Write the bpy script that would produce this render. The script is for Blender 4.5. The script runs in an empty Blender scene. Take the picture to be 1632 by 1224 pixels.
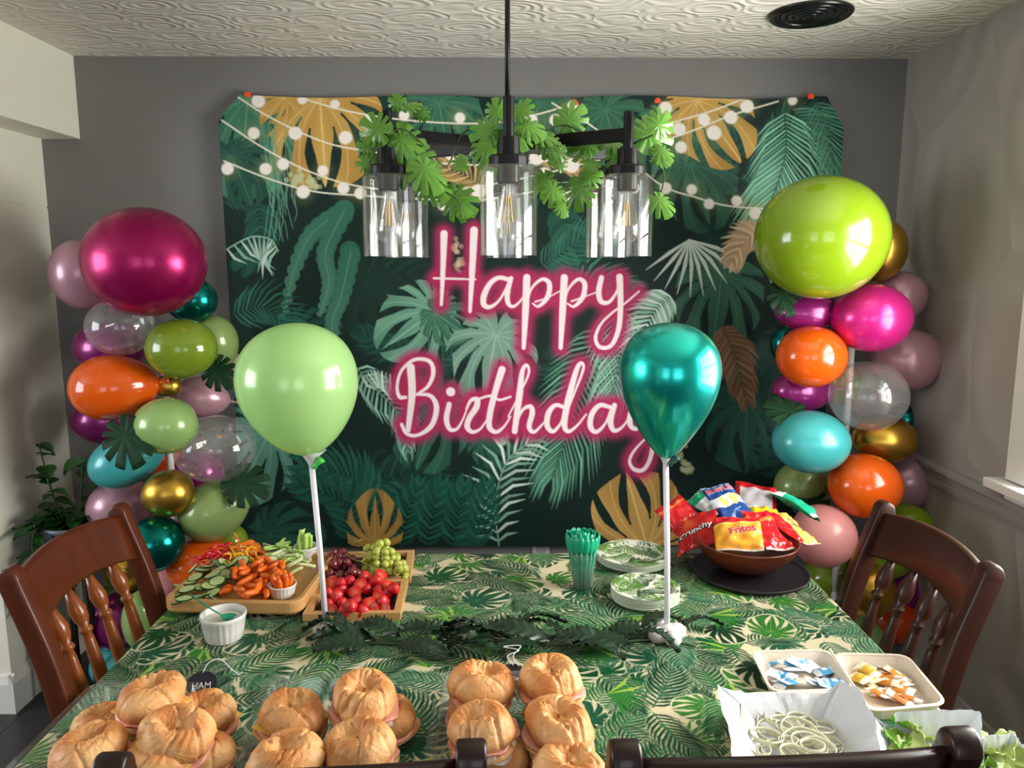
import bpy, bmesh, math, random
import numpy as np
from mathutils import Vector, Matrix, Euler
PI = math.pi
sc = bpy.context.scene
C = sc.collection

# ------------------------------------------------------------------ camera
F = 1226.0; PT = math.radians(8.8); YW = math.radians(.65); CH = 1.64
cd = bpy.data.cameras.new('camera'); cam = bpy.data.objects.new('camera', cd); C.objects.link(cam)
cam.location = (0, 0, CH); cam.rotation_euler = (PI/2-PT, 0, -YW)
cd.sensor_width = 36; cd.lens = 36*F/1632; cd.clip_start = .02; cd.clip_end = 60
sc.camera = cam
sc.view_settings.view_transform = 'Standard'; sc.view_settings.look = 'None'
sc.view_settings.gamma = 1; sc.view_settings.use_curve_mapping = False
sc.view_settings.exposure = 1.12
sc.cycles.use_denoising = True
sc.cycles.max_bounces = 8; sc.cycles.transparent_max_bounces = 24
sc.cycles.caustics_reflective = False; sc.cycles.caustics_refractive = False
sc.cycles.sample_clamp_indirect = 4

def sl(c):
    c = c/255.0
    return c/12.92 if c <= .04045 else ((c+.055)/1.055)**2.4
def S(r, g, b, a=1): return (sl(r), sl(g), sl(b), a)

# ------------------------------------------------------------------ sky and lights
w = bpy.data.worlds.new('sky'); sc.world = w; w.use_nodes = True
w.node_tree.nodes['Background'].inputs[0].default_value = (.80, .88, 1, 1)
w.node_tree.nodes['Background'].inputs[1].default_value = 1.6
def area(name, loc, rot, sx, sy, e, col=(1, 1, 1)):
    l = bpy.data.lights.new(name, 'AREA'); l.shape = 'RECTANGLE'; l.size = sx; l.size_y = sy; l.energy = e; l.color = col
    o = bpy.data.objects.new(name, l); C.objects.link(o); o.location = loc; o.rotation_euler = rot
    return o
area('daylight_right_window', (1.78, 1.50, 1.52), (0, PI/2, 0), 1.10, 1.30, 52, (1, .99, .90))
area('daylight_front_window', (.80, -2.29, 1.45), (-PI/2-.25, PI, 0), 1.20, 1.30, 34, (1, .95, .90))
area('daylight_front_window', (-1.10, -2.29, 1.45), (-PI/2-.25, PI, 0), 1.0, 1.30, 20, (1, .94, .88))
area('daylight_kitchen', (-3.85, .9, 1.6), (0, -PI/2, 0), 1.2, 1.6, 24, (.95, .97, 1))

# ------------------------------------------------------------------ helpers
def ray(px, py):                     # direction through a photo pixel, world axes
    x = (px-816)/F; y = -(py-612)/F
    f = math.cos(PT)+y*math.sin(PT); u = -math.sin(PT)+y*math.cos(PT)
    return x*math.cos(YW)+f*math.sin(YW), -x*math.sin(YW)+f*math.cos(YW), u
def atz(px, py, z):                  # where that ray meets the height z
    X, Y, u = ray(px, py); t = (z-CH)/u
    return Vector((X*t, Y*t, z))
def aty(px, py, d):                  # where it meets the vertical plane Y = d
    X, Y, u = ray(px, py); t = d/Y
    return Vector((X*t, d, CH+u*t))
def m_per_px(p): return (p[1]*math.cos(PT)-(p[2]-CH)*math.sin(PT))/F
def proj(X, Y, Zz):                  # world arrays -> photo pixels
    cx = X*math.cos(YW)-Y*math.sin(YW); d = X*math.sin(YW)+Y*math.cos(YW); zz = Zz-CH
    f = d*math.cos(PT)-zz*math.sin(PT); u = d*math.sin(PT)+zz*math.cos(PT)
    return 816+F*cx/f, 612-F*u/f

MATS = {}
def pm(name, col, rough=.5, metal=0, coat=0, var=.08, scale=12, bump=0, bscale=None, spec=.5, sheen=0, sss=0, trans=0, alt=None):
    if name in MATS: return MATS[name]
    m = bpy.data.materials.new(name); m.use_nodes = True; nt = m.node_tree; n = nt.nodes; L = nt.links
    b = n['Principled BSDF']; MATS[name] = m
    b.inputs['Roughness'].default_value = rough; b.inputs['Metallic'].default_value = metal
    b.inputs['Coat Weight'].default_value = coat; b.inputs['Coat Roughness'].default_value = .06
    b.inputs['Specular IOR Level'].default_value = spec
    if sss: b.inputs['Subsurface Weight'].default_value = sss; b.inputs['Subsurface Radius'].default_value = (.02, .01, .006); b.inputs['Subsurface Scale'].default_value = .5
    tc = n.new('ShaderNodeTexCoord'); nz = n.new('ShaderNodeTexNoise'); nz.inputs['Scale'].default_value = scale; nz.inputs['Detail'].default_value = 4
    L.new(tc.outputs['Object'], nz.inputs['Vector'])
    mx = n.new('ShaderNodeMix'); mx.data_type = 'RGBA'
    c = S(*col)
    mx.inputs[6].default_value = tuple(max(0, v*(1-var)) for v in c[:3])+(1,)
    mx.inputs[7].default_value = S(*alt) if alt else tuple(min(1, v*(1+var)) for v in c[:3])+(1,)
    L.new(nz.outputs['Fac'], mx.inputs[0]); L.new(mx.outputs[2], b.inputs['Base Color'])
    if bump:
        bn = n.new('ShaderNodeBump'); bn.inputs['Strength'].default_value = bump; bn.inputs['Distance'].default_value = .004
        n2 = n.new('ShaderNodeTexNoise'); n2.inputs['Scale'].default_value = bscale or scale*4; n2.inputs['Detail'].default_value = 5
        L.new(tc.outputs['Object'], n2.inputs['Vector']); L.new(n2.outputs['Fac'], bn.inputs['Height']); L.new(bn.outputs['Normal'], b.inputs['Normal'])
    if trans:
        out = n['Material Output']; tl = n.new('ShaderNodeBsdfTranslucent'); ms = n.new('ShaderNodeMixShader'); ms.inputs[0].default_value = trans
        L.new(mx.outputs[2], tl.inputs['Color']); L.new(b.outputs[0], ms.inputs[1]); L.new(tl.outputs[0], ms.inputs[2]); L.new(ms.outputs[0], out.inputs['Surface'])
    return m
def clear(name, tint=(1, 1, 1), haze=.03, rough=.03, gl=1.0, edge=.4):
    if name in MATS: return MATS[name]
    m = bpy.data.materials.new(name); m.use_nodes = True; nt = m.node_tree; n = nt.nodes; L = nt.links; n.remove(n['Principled BSDF'])
    out = n['Material Output']; MATS[name] = m
    tr = n.new('ShaderNodeBsdfTransparent'); tr.inputs[0].default_value = (*tint, 1)
    g = n.new('ShaderNodeBsdfGlossy'); g.inputs['Roughness'].default_value = rough; g.inputs[0].default_value = (gl, gl, gl, 1)
    df = n.new('ShaderNodeBsdfDiffuse'); df.inputs[0].default_value = (.9, .9, .9, 1)
    lw = n.new('ShaderNodeLayerWeight'); lw.inputs[0].default_value = .5
    pw = n.new('ShaderNodeMath'); pw.operation = 'POWER'; pw.inputs[1].default_value = 3.0; L.new(lw.outputs['Facing'], pw.inputs[0])
    ma = n.new('ShaderNodeMath'); ma.operation = 'MULTIPLY_ADD'; ma.inputs[1].default_value = edge; ma.inputs[2].default_value = .05; L.new(pw.outputs[0], ma.inputs[0])
    a = n.new('ShaderNodeMixShader'); L.new(ma.outputs[0], a.inputs[0]); L.new(tr.outputs[0], a.inputs[1]); L.new(g.outputs[0], a.inputs[2])
    b = n.new('ShaderNodeMixShader'); b.inputs[0].default_value = haze
    L.new(a.outputs[0], b.inputs[1]); L.new(df.outputs[0], b.inputs[2]); L.new(b.outputs[0], out.inputs['Surface'])
    return m
def printed(name, rough=.6, bump=.0, trans=0, coat=0):   # colours printed on the thing itself
    if name in MATS: return MATS[name]
    m = bpy.data.materials.new(name); m.use_nodes = True; nt = m.node_tree; n = nt.nodes; L = nt.links
    b = n['Principled BSDF']; MATS[name] = m; b.inputs['Roughness'].default_value = rough; b.inputs['Coat Weight'].default_value = coat; b.inputs['Specular IOR Level'].default_value = .22
    at = n.new('ShaderNodeAttribute'); at.attribute_name = 'print'; L.new(at.outputs['Color'], b.inputs['Base Color'])
    if bump:
        tc = n.new('ShaderNodeTexCoord'); bn = n.new('ShaderNodeBump'); bn.inputs['Strength'].default_value = bump; bn.inputs['Distance'].default_value = .004
        n2 = n.new('ShaderNodeTexNoise'); n2.inputs['Scale'].default_value = 60; n2.inputs['Detail'].default_value = 4
        L.new(tc.outputs['Object'], n2.inputs['Vector']); L.new(n2.outputs['Fac'], bn.inputs['Height']); L.new(bn.outputs['Normal'], b.inputs['Normal'])
    return m
def wood(name, c1, c2, rough=.35, coat=.3, scale=(1, 12, 12), k=3.0):
    if name in MATS: return MATS[name]
    m = bpy.data.materials.new(name); m.use_nodes = True; nt = m.node_tree; n = nt.nodes; L = nt.links
    b = n['Principled BSDF']; MATS[name] = m; b.inputs['Roughness'].default_value = rough; b.inputs['Coat Weight'].default_value = coat; b.inputs['Coat Roughness'].default_value = .12; b.inputs['Specular IOR Level'].default_value = .3
    tc = n.new('ShaderNodeTexCoord'); mp = n.new('ShaderNodeMapping'); mp.inputs['Scale'].default_value = scale
    nz = n.new('ShaderNodeTexNoise'); nz.inputs['Scale'].default_value = k; nz.inputs['Detail'].default_value = 6; nz.inputs['Distortion'].default_value = .6
    mx = n.new('ShaderNodeMix'); mx.data_type = 'RGBA'; mx.inputs[6].default_value = S(*c1); mx.inputs[7].default_value = S(*c2)
    L.new(tc.outputs['Object'], mp.inputs[0]); L.new(mp.outputs[0], nz.inputs['Vector']); L.new(nz.outputs['Fac'], mx.inputs[0]); L.new(mx.outputs[2], b.inputs['Base Color'])
    return m

class MB:
    def __init__(s): s.v = []; s.f = []
    def add(s, vs, fs):
        o = len(s.v); s.v += [tuple(v) for v in vs]; s.f += [tuple(i+o for i in f) for f in fs]; return s
    def box(s, c, d, rz=0, M=None, top=None):
        hx, hy, hz = d[0]/2, d[1]/2, d[2]/2; tx, ty = top or (1, 1)
        R = M or Matrix.Rotation(rz, 3, 'Z')
        vs = [Vector(c)+R@Vector((x*hx*(tx if z > 0 else 1), y*hy*(ty if z > 0 else 1), z*hz)) for x, y, z in ((-1,-1,-1),(1,-1,-1),(1,1,-1),(-1,1,-1),(-1,-1,1),(1,-1,1),(1,1,1),(-1,1,1))]
        return s.add(vs, [(0,3,2,1),(4,5,6,7),(0,1,5,4),(1,2,6,5),(2,3,7,6),(3,0,4,7)])
    def tube(s, pts, r, n=8, cap=True, flat=1.0):
        pts = [Vector(p) for p in pts]; k = len(pts); rs = r if isinstance(r, (list, tuple)) else [r]*k
        up = None; vs = []; fs = []
        for i, p in enumerate(pts):
            t = (pts[min(i+1, k-1)]-pts[max(i-1, 0)])
            t = t.normalized() if t.length > 1e-9 else Vector((0, 0, 1))
            if up is None: up = t.orthogonal().normalized()
            up = (up-t*up.dot(t)); up = up.normalized() if up.length > 1e-6 else t.orthogonal().normalized()
            q = t.cross(up)
            for j in range(n):
                a = 2*PI*j/n; vs.append(p+(up*math.cos(a)*flat+q*math.sin(a))*rs[i])
        for i in range(k-1):
            for j in range(n): fs.append((i*n+j, i*n+(j+1) % n, (i+1)*n+(j+1) % n, (i+1)*n+j))
        if cap: fs.append(tuple(range(n-1, -1, -1))); fs.append(tuple((k-1)*n+j for j in range(n)))
        return s.add(vs, fs)
    def lathe(s, prof, c=(0, 0, 0), n=32, M=None, sx=1, sy=1, flute=None):
        vs = []; fs = []; k = len(prof); c = Vector(c)
        for i, (r, z) in enumerate(prof):
            for j in range(n):
                a = 2*PI*j/n; rr = r*(flute(i, a) if flute else 1)
                v = Vector((rr*math.cos(a)*sx, rr*math.sin(a)*sy, z)); vs.append(c+(M@v if M else v))
        for i in range(k-1):
            for j in range(n): fs.append((i*n+j, i*n+(j+1) % n, (i+1)*n+(j+1) % n, (i+1)*n+j))
        if prof[0][0] > 1e-6: fs.append(tuple(range(n-1, -1, -1)))
        if prof[-1][0] > 1e-6: fs.append(tuple((k-1)*n+j for j in range(n)))
        return s.add(vs, fs)
    def grid(s, P, nu, nv, wrap=False):       # P: list of nu*nv points, u-major
        fs = []
        for i in range(nu-1):
            for j in range(nv if wrap else nv-1):
                fs.append((i*nv+j, i*nv+(j+1) % nv, (i+1)*nv+(j+1) % nv, (i+1)*nv+j))
        return s.add(P, fs)
    def build(s, name, mat, parent=None, smooth=False, bevel=0, sub=0, solid=0, **kw):
        me = bpy.data.meshes.new(name); me.from_pydata(s.v, [], s.f); me.update()
        if smooth: me.polygons.foreach_set('use_smooth', [True]*len(me.polygons))
        me.materials.append(mat)
        return put(name, me, parent, bevel, sub, solid, smooth, **kw)
def put(name, me, parent=None, bevel=0, sub=0, solid=0, smooth=False, **kw):
    o = bpy.data.objects.new(name, me); C.objects.link(o)
    if parent: o.parent = parent
    if solid: m = o.modifiers.new('s', 'SOLIDIFY'); m.thickness = solid; m.offset = 0
    if bevel:
        m = o.modifiers.new('b', 'BEVEL'); m.width = bevel; m.segments = 2; m.limit_method = 'ANGLE'; m.angle_limit = .7
    if sub: m = o.modifiers.new('u', 'SUBSURF'); m.levels = sub; m.render_levels = sub
    if smooth and bevel:
        me.polygons.foreach_set('use_smooth', [True]*len(me.polygons))
    for k, v in kw.items():
        if v is not None: o[k] = v
    return o
def thing(name, label, cat, loc=(0, 0, 0), rz=0, group=None, rot=None):
    o = bpy.data.objects.new(name, None); C.objects.link(o); o.empty_display_size = .05
    o.location = loc; o.rotation_euler = rot or (0, 0, rz); o['label'] = label; o['category'] = cat
    if group: o['group'] = group
    return o
def tag(o, label, cat, group=None):
    o['label'] = label; o['category'] = cat
    if group: o['group'] = group
    return o
def dup(root, loc, rot, label=None, scale=None):
    r = root.copy(); C.objects.link(r); r.location = loc; r.rotation_euler = rot
    if label: r['label'] = label
    if scale: r.scale = (scale,)*3 if isinstance(scale, (int, float)) else scale
    for ch in list(root.children):
        c = ch.copy(); C.objects.link(c); c.parent = r
        for g in ch.children:
            d = g.copy(); C.objects.link(d); d.parent = c
    return r
def spline(pts, n=8):                 # Catmull-Rom through points of any dimension
    P = [np.array(p, float) for p in pts]; P = [2*P[0]-P[1]]+P+[2*P[-1]-P[-2]]; out = []
    for i in range(1, len(P)-2):
        a, b, c, d = P[i-1:i+3]
        for t in np.linspace(0, 1, n, endpoint=False):
            out.append(.5*((2*b)+(-a+c)*t+(2*a-5*b+4*c-d)*t*t+(-a+3*b-3*c+d)*t**3))
    out.append(P[-2]); return out
def text_mesh(body, size, bold=0, space=1.0):
    cu = bpy.data.curves.new('lettering', 'FONT'); cu.body = body; cu.size = size; cu.align_x = 'CENTER'; cu.align_y = 'CENTER'; cu.offset = bold; cu.space_character = space
    o = bpy.data.objects.new('lettering', cu); C.objects.link(o); dg = bpy.context.evaluated_depsgraph_get()
    me = bpy.data.meshes.new_from_object(o.evaluated_get(dg)); bpy.data.objects.remove(o); bpy.data.curves.remove(cu)
    return me

# ------------------------------------------------------------------ painting prints (flat colours only) on dense meshes
class Canvas:
    def __init__(s, X, Y, base):
        s.X = X; s.Y = Y; s.C = np.empty(X.shape+(3,)); s.C[:] = base
        s.cx = X.mean(0); s.cy = Y.mean(1); s.px = abs(s.cx[-1]-s.cx[0])/len(s.cx)
        s.sp = (X.max(0)-X.min(0)).max(), (Y.max(1)-Y.min(1)).max()
    def win(s, x0, y0, x1, y1):
        ax, ay = s.sp
        c = np.nonzero((s.cx > x0-ax) & (s.cx < x1+ax))[0]; r = np.nonzero((s.cy > y0-ay) & (s.cy < y1+ay))[0]
        if len(c) == 0 or len(r) == 0: return None
        return slice(r[0], r[-1]+1), slice(c[0], c[-1]+1)
    def blend(s, w, a, col):
        if callable(col): col = col
        s.C[w] = s.C[w]*(1-a[..., None])+np.asarray(col, float)*a[..., None]
    def stroke(s, pts, wd, col, soft=None, al=1.0):
        """variable width line; one union mask so that glows do not add up"""
        soft = soft or s.px; pts = np.array(pts, float); wd = np.full(len(pts), wd, float) if np.isscalar(wd) else np.array(wd, float)
        R = wd.max()/2+soft; w = s.win(pts[:, 0].min()-R, pts[:, 1].min()-R, pts[:, 0].max()+R, pts[:, 1].max()+R)
        if w is None: return
        X = s.X[w]; Y = s.Y[w]; D = np.full(X.shape, 1e9)
        for i in range(len(pts)-1):
            ax, ay = pts[i]; bx, by = pts[i+1]; dx, dy = bx-ax, by-ay; l2 = dx*dx+dy*dy+1e-12
            t = np.clip(((X-ax)*dx+(Y-ay)*dy)/l2, 0, 1)
            D = np.minimum(D, np.hypot(X-ax-t*dx, Y-ay-t*dy)-(wd[i]*(1-t)+wd[i+1]*t)/2)
        s.blend(w, np.clip(.5-D/soft, 0, 1)*al, col)
    def dot(s, x, y, r, col, soft=None, al=1.0): s.stroke([(x, y), (x+.01, y)], 2*r, col, soft, al)
    def monstera(s, cx, cy, ang, R, col, vein, sq=.95, slits=True, al=1.0, seed=0, dark=None):
        """split leaf: (cx,cy) where the stalk joins, ang the way the tip points"""
        w = s.win(cx-R*1.15, cy-R*1.15, cx+R*1.15, cy+R*1.15)
        if w is None: return
        X = s.X[w]-cx; Y = s.Y[w]-cy; u = X*math.cos(ang)+Y*math.sin(ang); v = (-X*math.sin(ang)+Y*math.cos(ang))/sq
        r = np.hypot(u, v)+1e-9; ph = np.arctan2(v, u); a = np.abs(ph); rn = r/R
        out = .60+.28*np.cos(a)+.12*np.cos(2*a)*(a < 1)+.03*np.sin(7*a+seed); out = np.where(a > 2.5, out*(1+.25*(a-2.5)), out); out *= np.clip((PI-a)/.25, .15, 1)**.5
        e = s.px/R
        m = np.clip((out-rn)/e+.5, 0, 1)
        rr = random.Random(seed); shade = np.zeros_like(r)
        for sd in (-1, 1):
            for k in range(5):
                p0 = .30+.46*k+rr.uniform(-.06, .06); c = p0-.55*(rn-.5)
                d = (sd*ph-c)*rn; dw = .012+.050*np.clip((rn-.40)/.22, 0, 1)-.018*np.clip((rn-.72)/.2, 0, 1)
                if slits: m = np.minimum(m, 1-np.clip((dw-np.abs(d))/e+.5, 0, 1)*(rn > .34-.06*(k % 2))*(sd*ph > 0))
                cv = p0+.20-.55*(rn-.5); shade = np.maximum(shade, np.clip(1-np.abs((sd*ph-cv)*rn)/.016, 0, 1)*(sd*ph > 0)*.55)
        shade = np.maximum(shade, np.clip(1-np.abs(v)/R/.018, 0, 1)*(u > 0)*.9)
        col = np.array(col, float); dk = np.array(dark if dark is not None else col*.72, float)
        g = np.clip(.5+.5*np.sin(ph*7.5+seed)*np.clip(rn, 0, 1)+.25*(rn-.5), 0, 1)[..., None]
        cc = col*(1-g*.6)+dk*g*.6; cc = cc*(1-shade[..., None])+np.array(vein, float)*shade[..., None]
        s.C[w] = s.C[w]*(1-m[..., None]*al)+cc*(m*al)[..., None]
    def palm(s, pts, n, ln, wd, col, col2=None, droop=.35, sp=(1.15, .45), rach=None, al=1.0, seed=0, side=(-1, 1)):
        """frond along a curve: leaflets on both sides, drooping away"""
        rr = random.Random(seed); P = spline(pts, 8); P = np.array(P); n_ = len(P); col2 = col2 if col2 is not None else col
        for i in range(n):
            f = (i+.5)/n; q = f*(n_-1); k = min(int(q), n_-2); p = P[k]*(1-q+k)+P[k+1]*(q-k); t = P[k+1]-P[k]; a = math.atan2(t[1], t[0])
            L = ln*(math.sin(PI*(.12+.80*f))**.7)*rr.uniform(.85, 1.05); da = sp[0]*(1-f)+sp[1]*f
            for sd in side:
                b = a+sd*da; b2 = b-sd*droop
                m1 = p+np.array((math.cos(b), math.sin(b)))*L*.5; e = m1+np.array((math.cos(b2), math.sin(b2)))*L*.5
                c = np.array(col, float)*(1-i % 2)+np.array(col2, float)*(i % 2); c = c*rr.uniform(.88, 1.08)
                s.stroke([p, (p+m1)/2, m1, (m1+e)/2, e], [wd*.5, wd*.9, wd, wd*.7, wd*.15], c, al=al)
        if rach is not None: s.stroke(P, wd*.5, rach, al=al)
    def rgba(s):
        c = np.clip(s.C, 0, 255)/255.0
        lin = np.where(c <= .04045, c/12.92, ((c+.055)/1.055)**2.4)
        return np.concatenate([lin, np.ones(lin.shape[:2]+(1,))], -1).reshape(-1).astype(np.float32)
def dense(name, P, cols, mat, parent=None, keep=None, smooth=True):
    """P (n,m,3) world/local vertices, cols flat rgba"""
    n, m = P.shape[:2]; idx = np.arange(n*m).reshape(n, m)
    q = np.stack([idx[:-1, :-1], idx[:-1, 1:], idx[1:, 1:], idx[1:, :-1]], -1).reshape(-1, 4)
    if keep is not None: q = q[keep[:-1, :-1].reshape(-1)]
    me = bpy.data.meshes.new(name); me.vertices.add(n*m); me.vertices.foreach_set('co', P.reshape(-1).astype(np.float32))
    me.loops.add(q.size); me.loops.foreach_set('vertex_index', q.reshape(-1).astype(np.int32))
    me.polygons.add(len(q)); me.polygons.foreach_set('loop_start', (np.arange(len(q))*4).astype(np.int32))
    me.update(calc_edges=True)
    if smooth: me.polygons.foreach_set('use_smooth', np.ones(len(q), bool))
    at = me.color_attributes.new('print', 'FLOAT_COLOR', 'POINT'); at.data.foreach_set('color', cols)
    me.materials.append(mat); o = bpy.data.objects.new(name, me); C.objects.link(o)
    if parent: o.parent = parent
    return o

# ================================================================== THE ROOM
YB = 3.16; XR = 1.59; XL = -1.82; YF = -2.2; CZ = 2.44
def struct(o): o['kind'] = 'structure'; return o
plaster = pm('wall_paint_grey', (116, 114, 112), .55, var=.03, scale=3, bump=.15, bscale=40)
taupe = bpy.data.materials.new('swept_plaster'); taupe.use_nodes = True
def swirl_mat(m, c1, c2, scale, freq, strength, dist, rough):
    nt = m.node_tree; n = nt.nodes; L = nt.links; b = n['Principled BSDF']; b.inputs['Roughness'].default_value = rough; b.inputs['Specular IOR Level'].default_value = .25
    tc = n.new('ShaderNodeTexCoord'); mp = n.new('ShaderNodeMapping'); mp.inputs['Scale'].default_value = scale
    vo = n.new('ShaderNodeTexVoronoi'); vo.inputs['Scale'].default_value = 1; vo.inputs['Randomness'].default_value = .55
    L.new(tc.outputs['Object'], mp.inputs[0])
    nz = n.new('ShaderNodeTexNoise'); nz.inputs['Scale'].default_value = 1.2; nz.inputs['Detail'].default_value = 2; L.new(mp.outputs[0], nz.inputs['Vector'])
    ad = n.new('ShaderNodeVectorMath'); ad.operation = 'MULTIPLY_ADD'; ad.inputs[1].default_value = (.18, .18, .18)
    L.new(nz.outputs['Color'], ad.inputs[0]); L.new(mp.outputs[0], ad.inputs[2]); L.new(ad.outputs[0], vo.inputs['Vector'])
    mu = n.new('ShaderNodeMath'); mu.operation = 'MULTIPLY'; mu.inputs[1].default_value = freq; L.new(vo.outputs['Distance'], mu.inputs[0])
    si = n.new('ShaderNodeMath'); si.operation = 'SINE'; L.new(mu.outputs[0], si.inputs[0])
    sm = n.new('ShaderNodeMath'); sm.operation = 'MULTIPLY_ADD'; sm.inputs[1].default_value = .30; L.new(si.outputs[0], sm.inputs[0])
    m2 = n.new('ShaderNodeMath'); m2.operation = 'MULTIPLY'; m2.inputs[1].default_value = 1.6; L.new(vo.outputs['Distance'], m2.inputs[0]); L.new(m2.outputs[0], sm.inputs[2])
    bn = n.new('ShaderNodeBump'); bn.inputs['Strength'].default_value = strength; bn.inputs['Distance'].default_value = dist
    L.new(sm.outputs[0], bn.inputs['Height']); L.new(bn.outputs['Normal'], b.inputs['Normal'])
    n3 = n.new('ShaderNodeTexNoise'); n3.inputs['Scale'].default_value = 2.5; L.new(tc.outputs['Object'], n3.inputs['Vector'])
    mx = n.new('ShaderNodeMix'); mx.data_type = 'RGBA'; mx.inputs[6].default_value = S(*c1); mx.inputs[7].default_value = S(*c2); L.new(n3.outputs['Fac'], mx.inputs[0]); L.new(mx.outputs[2], b.inputs['Base Color'])
swirl_mat(taupe, (150, 143, 137), (168, 162, 154), (2.6, 2.2, 1.6), 20, .9, .012, .5)
swirlc = bpy.data.materials.new('swirled_ceiling_plaster'); swirlc.use_nodes = True
swirl_mat(swirlc, (220, 216, 205), (232, 228, 218), (6.0, 9.0, 6), 36, .7, .008, .6)
cream = pm('cream_wall_paint', (232, 230, 214), .5, var=.03, scale=2)
white = pm('white_gloss_trim', (222, 219, 214), .35, var=.02)
floorm = wood('dark_floor_planks', (38, 37, 38), (58, 56, 56), .45, .1, (12, 1.2, 1), 2.5)
def wallbox(name, parts, mat):
    m = MB()
    for (x0, x1, y0, y1, z0, z1) in parts: m.box(((x0+x1)/2, (y0+y1)/2, (z0+z1)/2), (x1-x0, y1-y0, z1-z0))
    return struct(m.build(name, mat))
wallbox('wall_back', [(XL-.12, XR+.12, YB, YB+.1, 0, CZ)], plaster)
WY0, WY1, WZ0, WZ1 = .85, 2.20, .98, 2.10
wallbox('wall_right', [(XR, XR+.1, YF, WY0, 0, CZ), (XR, XR+.1, WY1, YB, 0, CZ), (XR, XR+.1, WY0, WY1, 0, WZ0), (XR, XR+.1, WY0, WY1, WZ1, CZ)], taupe)
wallbox('wall_left', [(XL-.12, XL, 2.66, YB, 0, 2.13), (XL-.12, XL, YF, -.9, 0, 2.13)], cream)
wallbox('trim_1', [(XL-.12, -1.665, YF, YB, 2.13, CZ)], cream)
wallbox('wall_kitchen', [(-4.0, -3.95, YF, YB, 0, .9), (-4.0, -3.95, YF, .1, .9, 2.44), (-4.0, -3.95, 1.7, YB, .9, 2.44), (-4.0, -3.95, .1, 1.7, 2.3, 2.44), (-4.0, XL-.12, YB, YB+.1, 0, 2.44)], cream)
fw = [(-1.65, -.55, .8, 2.1), (.15, 1.45, .8, 2.1)]
wallbox('wall_front', [(-4.0, -1.65, YF-.1, YF, 0, CZ), (-.55, .15, YF-.1, YF, 0, CZ), (1.45, XR+.1, YF-.1, YF, 0, CZ), (-1.65, -.55, YF-.1, YF, 0, .8), (-1.65, -.55, YF-.1, YF, 2.1, CZ), (.15, 1.45, YF-.1, YF, 0, .8), (.15, 1.45, YF-.1, YF, 2.1, CZ)], taupe)
# dark boards of the floor, one by one
fl = MB(); fl.box((-1.2, .5, -.06), (5.9, 5.7, .08)); flo = struct(fl.build('floor', pm('floor_joint', (20, 20, 20), .7)))
pl = MB(); pl.box((0, 0, 0), (.158, 1.38, .02)); p0 = None
for i in range(37):
    for j in range(4):
        loc = (-4.02+i*.16+.08, -2.05+j*1.4+(i % 3)*.32, -.01)
        if p0 is None: p0 = pl.build('plank', floorm, flo, bevel=.0); q = p0
        else: q = p0.copy(); C.objects.link(q)
        q.location = loc
struct(MB().box((-1.2, .5, CZ+.04), (5.9, 5.7, .08)).build('ceiling', swirlc))
# baseboards and chair rail
def runner(name, prof, p0, p1, inward, mat):     # profile (out, z) swept along a wall
    m = MB(); a = Vector(p0); b = Vector(p1); inw = Vector(inward)
    P = [a+inw*o+Vector((0, 0, z)) for o, z in prof]+[b+inw*o+Vector((0, 0, z)) for o, z in prof]; k = len(prof)
    m.add(P, [(i, (i+1) % k, k+(i+1) % k, k+i) for i in range(k)]+[tuple(range(k-1, -1, -1)), tuple(range(k, 2*k))])
    return struct(m.build(name, mat))
bp = [(0, 0), (.018, 0), (.018, .115), (.012, .13), (.008, .145), (0, .15)]
tb = pm('grey_painted_trim', (150, 145, 142), .4, var=.02)
runner('baseboard_right', bp, (XR, YF, 0), (XR, YB, 0), (-1, 0, 0), tb)
runner('baseboard_back', bp, (XL, YB, 0), (XR, YB, 0), (0, -1, 0), tb)
runner('baseboard_left', bp, (XL, 2.642, 0), (XL, YB, 0), (1, 0, 0), white)
runner('baseboard_left_end', bp, (XL-.14, 2.661, 0), (XL+.0165, 2.661, 0), (0, -1, 0), white)
runner('trim_2', [(0, .84), (.012, .84), (.016, .862), (.010, .868), (.012, .89), (.03, .902), (.03, .915), (.018, .922), (0, .925)], (XR, YF, 0), (XR, YB, 0), (-1, 0, 0), tb)
# panel seam on the left wall: a thin raised upper panel
wallbox('trim_3', [(XL, XL+.004, 2.66, YB, 1.868, 2.13)], cream)
wallbox('trim_4', [(XL, XL+.004, 2.66, YB, .15, 1.862)], cream)
# window in the right wall
wf = MB()
wx = XR-.012
wf.box((wx, (WY0+WY1)/2, WZ1+.05), (.03, WY1-WY0+.26, .12)).box((wx, WY1+.055, (WZ0+WZ1)/2), (.03, .11, WZ1-WZ0)).box((wx, WY0-.055, (WZ0+WZ1)/2), (.03, .11, WZ1-WZ0))
wo = struct(wf.build('window_1', white, bevel=.004))
MB().box((XR-.02, (WY0+WY1)/2, WZ0-.018), (.10, WY1-WY0+.30, .03)).box((XR-.012, (WY0+WY1)/2, WZ0-.06), (.024, WY1-WY0+.22, .05)).build('window_sill', white, wo, bevel=.004)
sf = MB(); xx = XR+.05
for z in (WZ0+.02, (WZ0+WZ1)/2, WZ1-.02): sf.box((xx, (WY0+WY1)/2, z), (.035, WY1-WY0, .045))
for y in (WY0+.02, WY1-.02): sf.box((xx, y, (WZ0+WZ1)/2), (.035, .04, WZ1-WZ0))
sf.build('sash', white, wo)
for i in (1, 2, 3): MB().box((xx, WY0+(WY1-WY0)*i/4, (WZ0+WZ1)/2), (.02, .016, WZ1-WZ0)).build('muntin', white, wo)
for z in (.25, .75): MB().box((xx, (WY0+WY1)/2, WZ0+(WZ1-WZ0)*z), (.02, WY1-WY0, .016)).build('muntin', white, wo)
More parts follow.
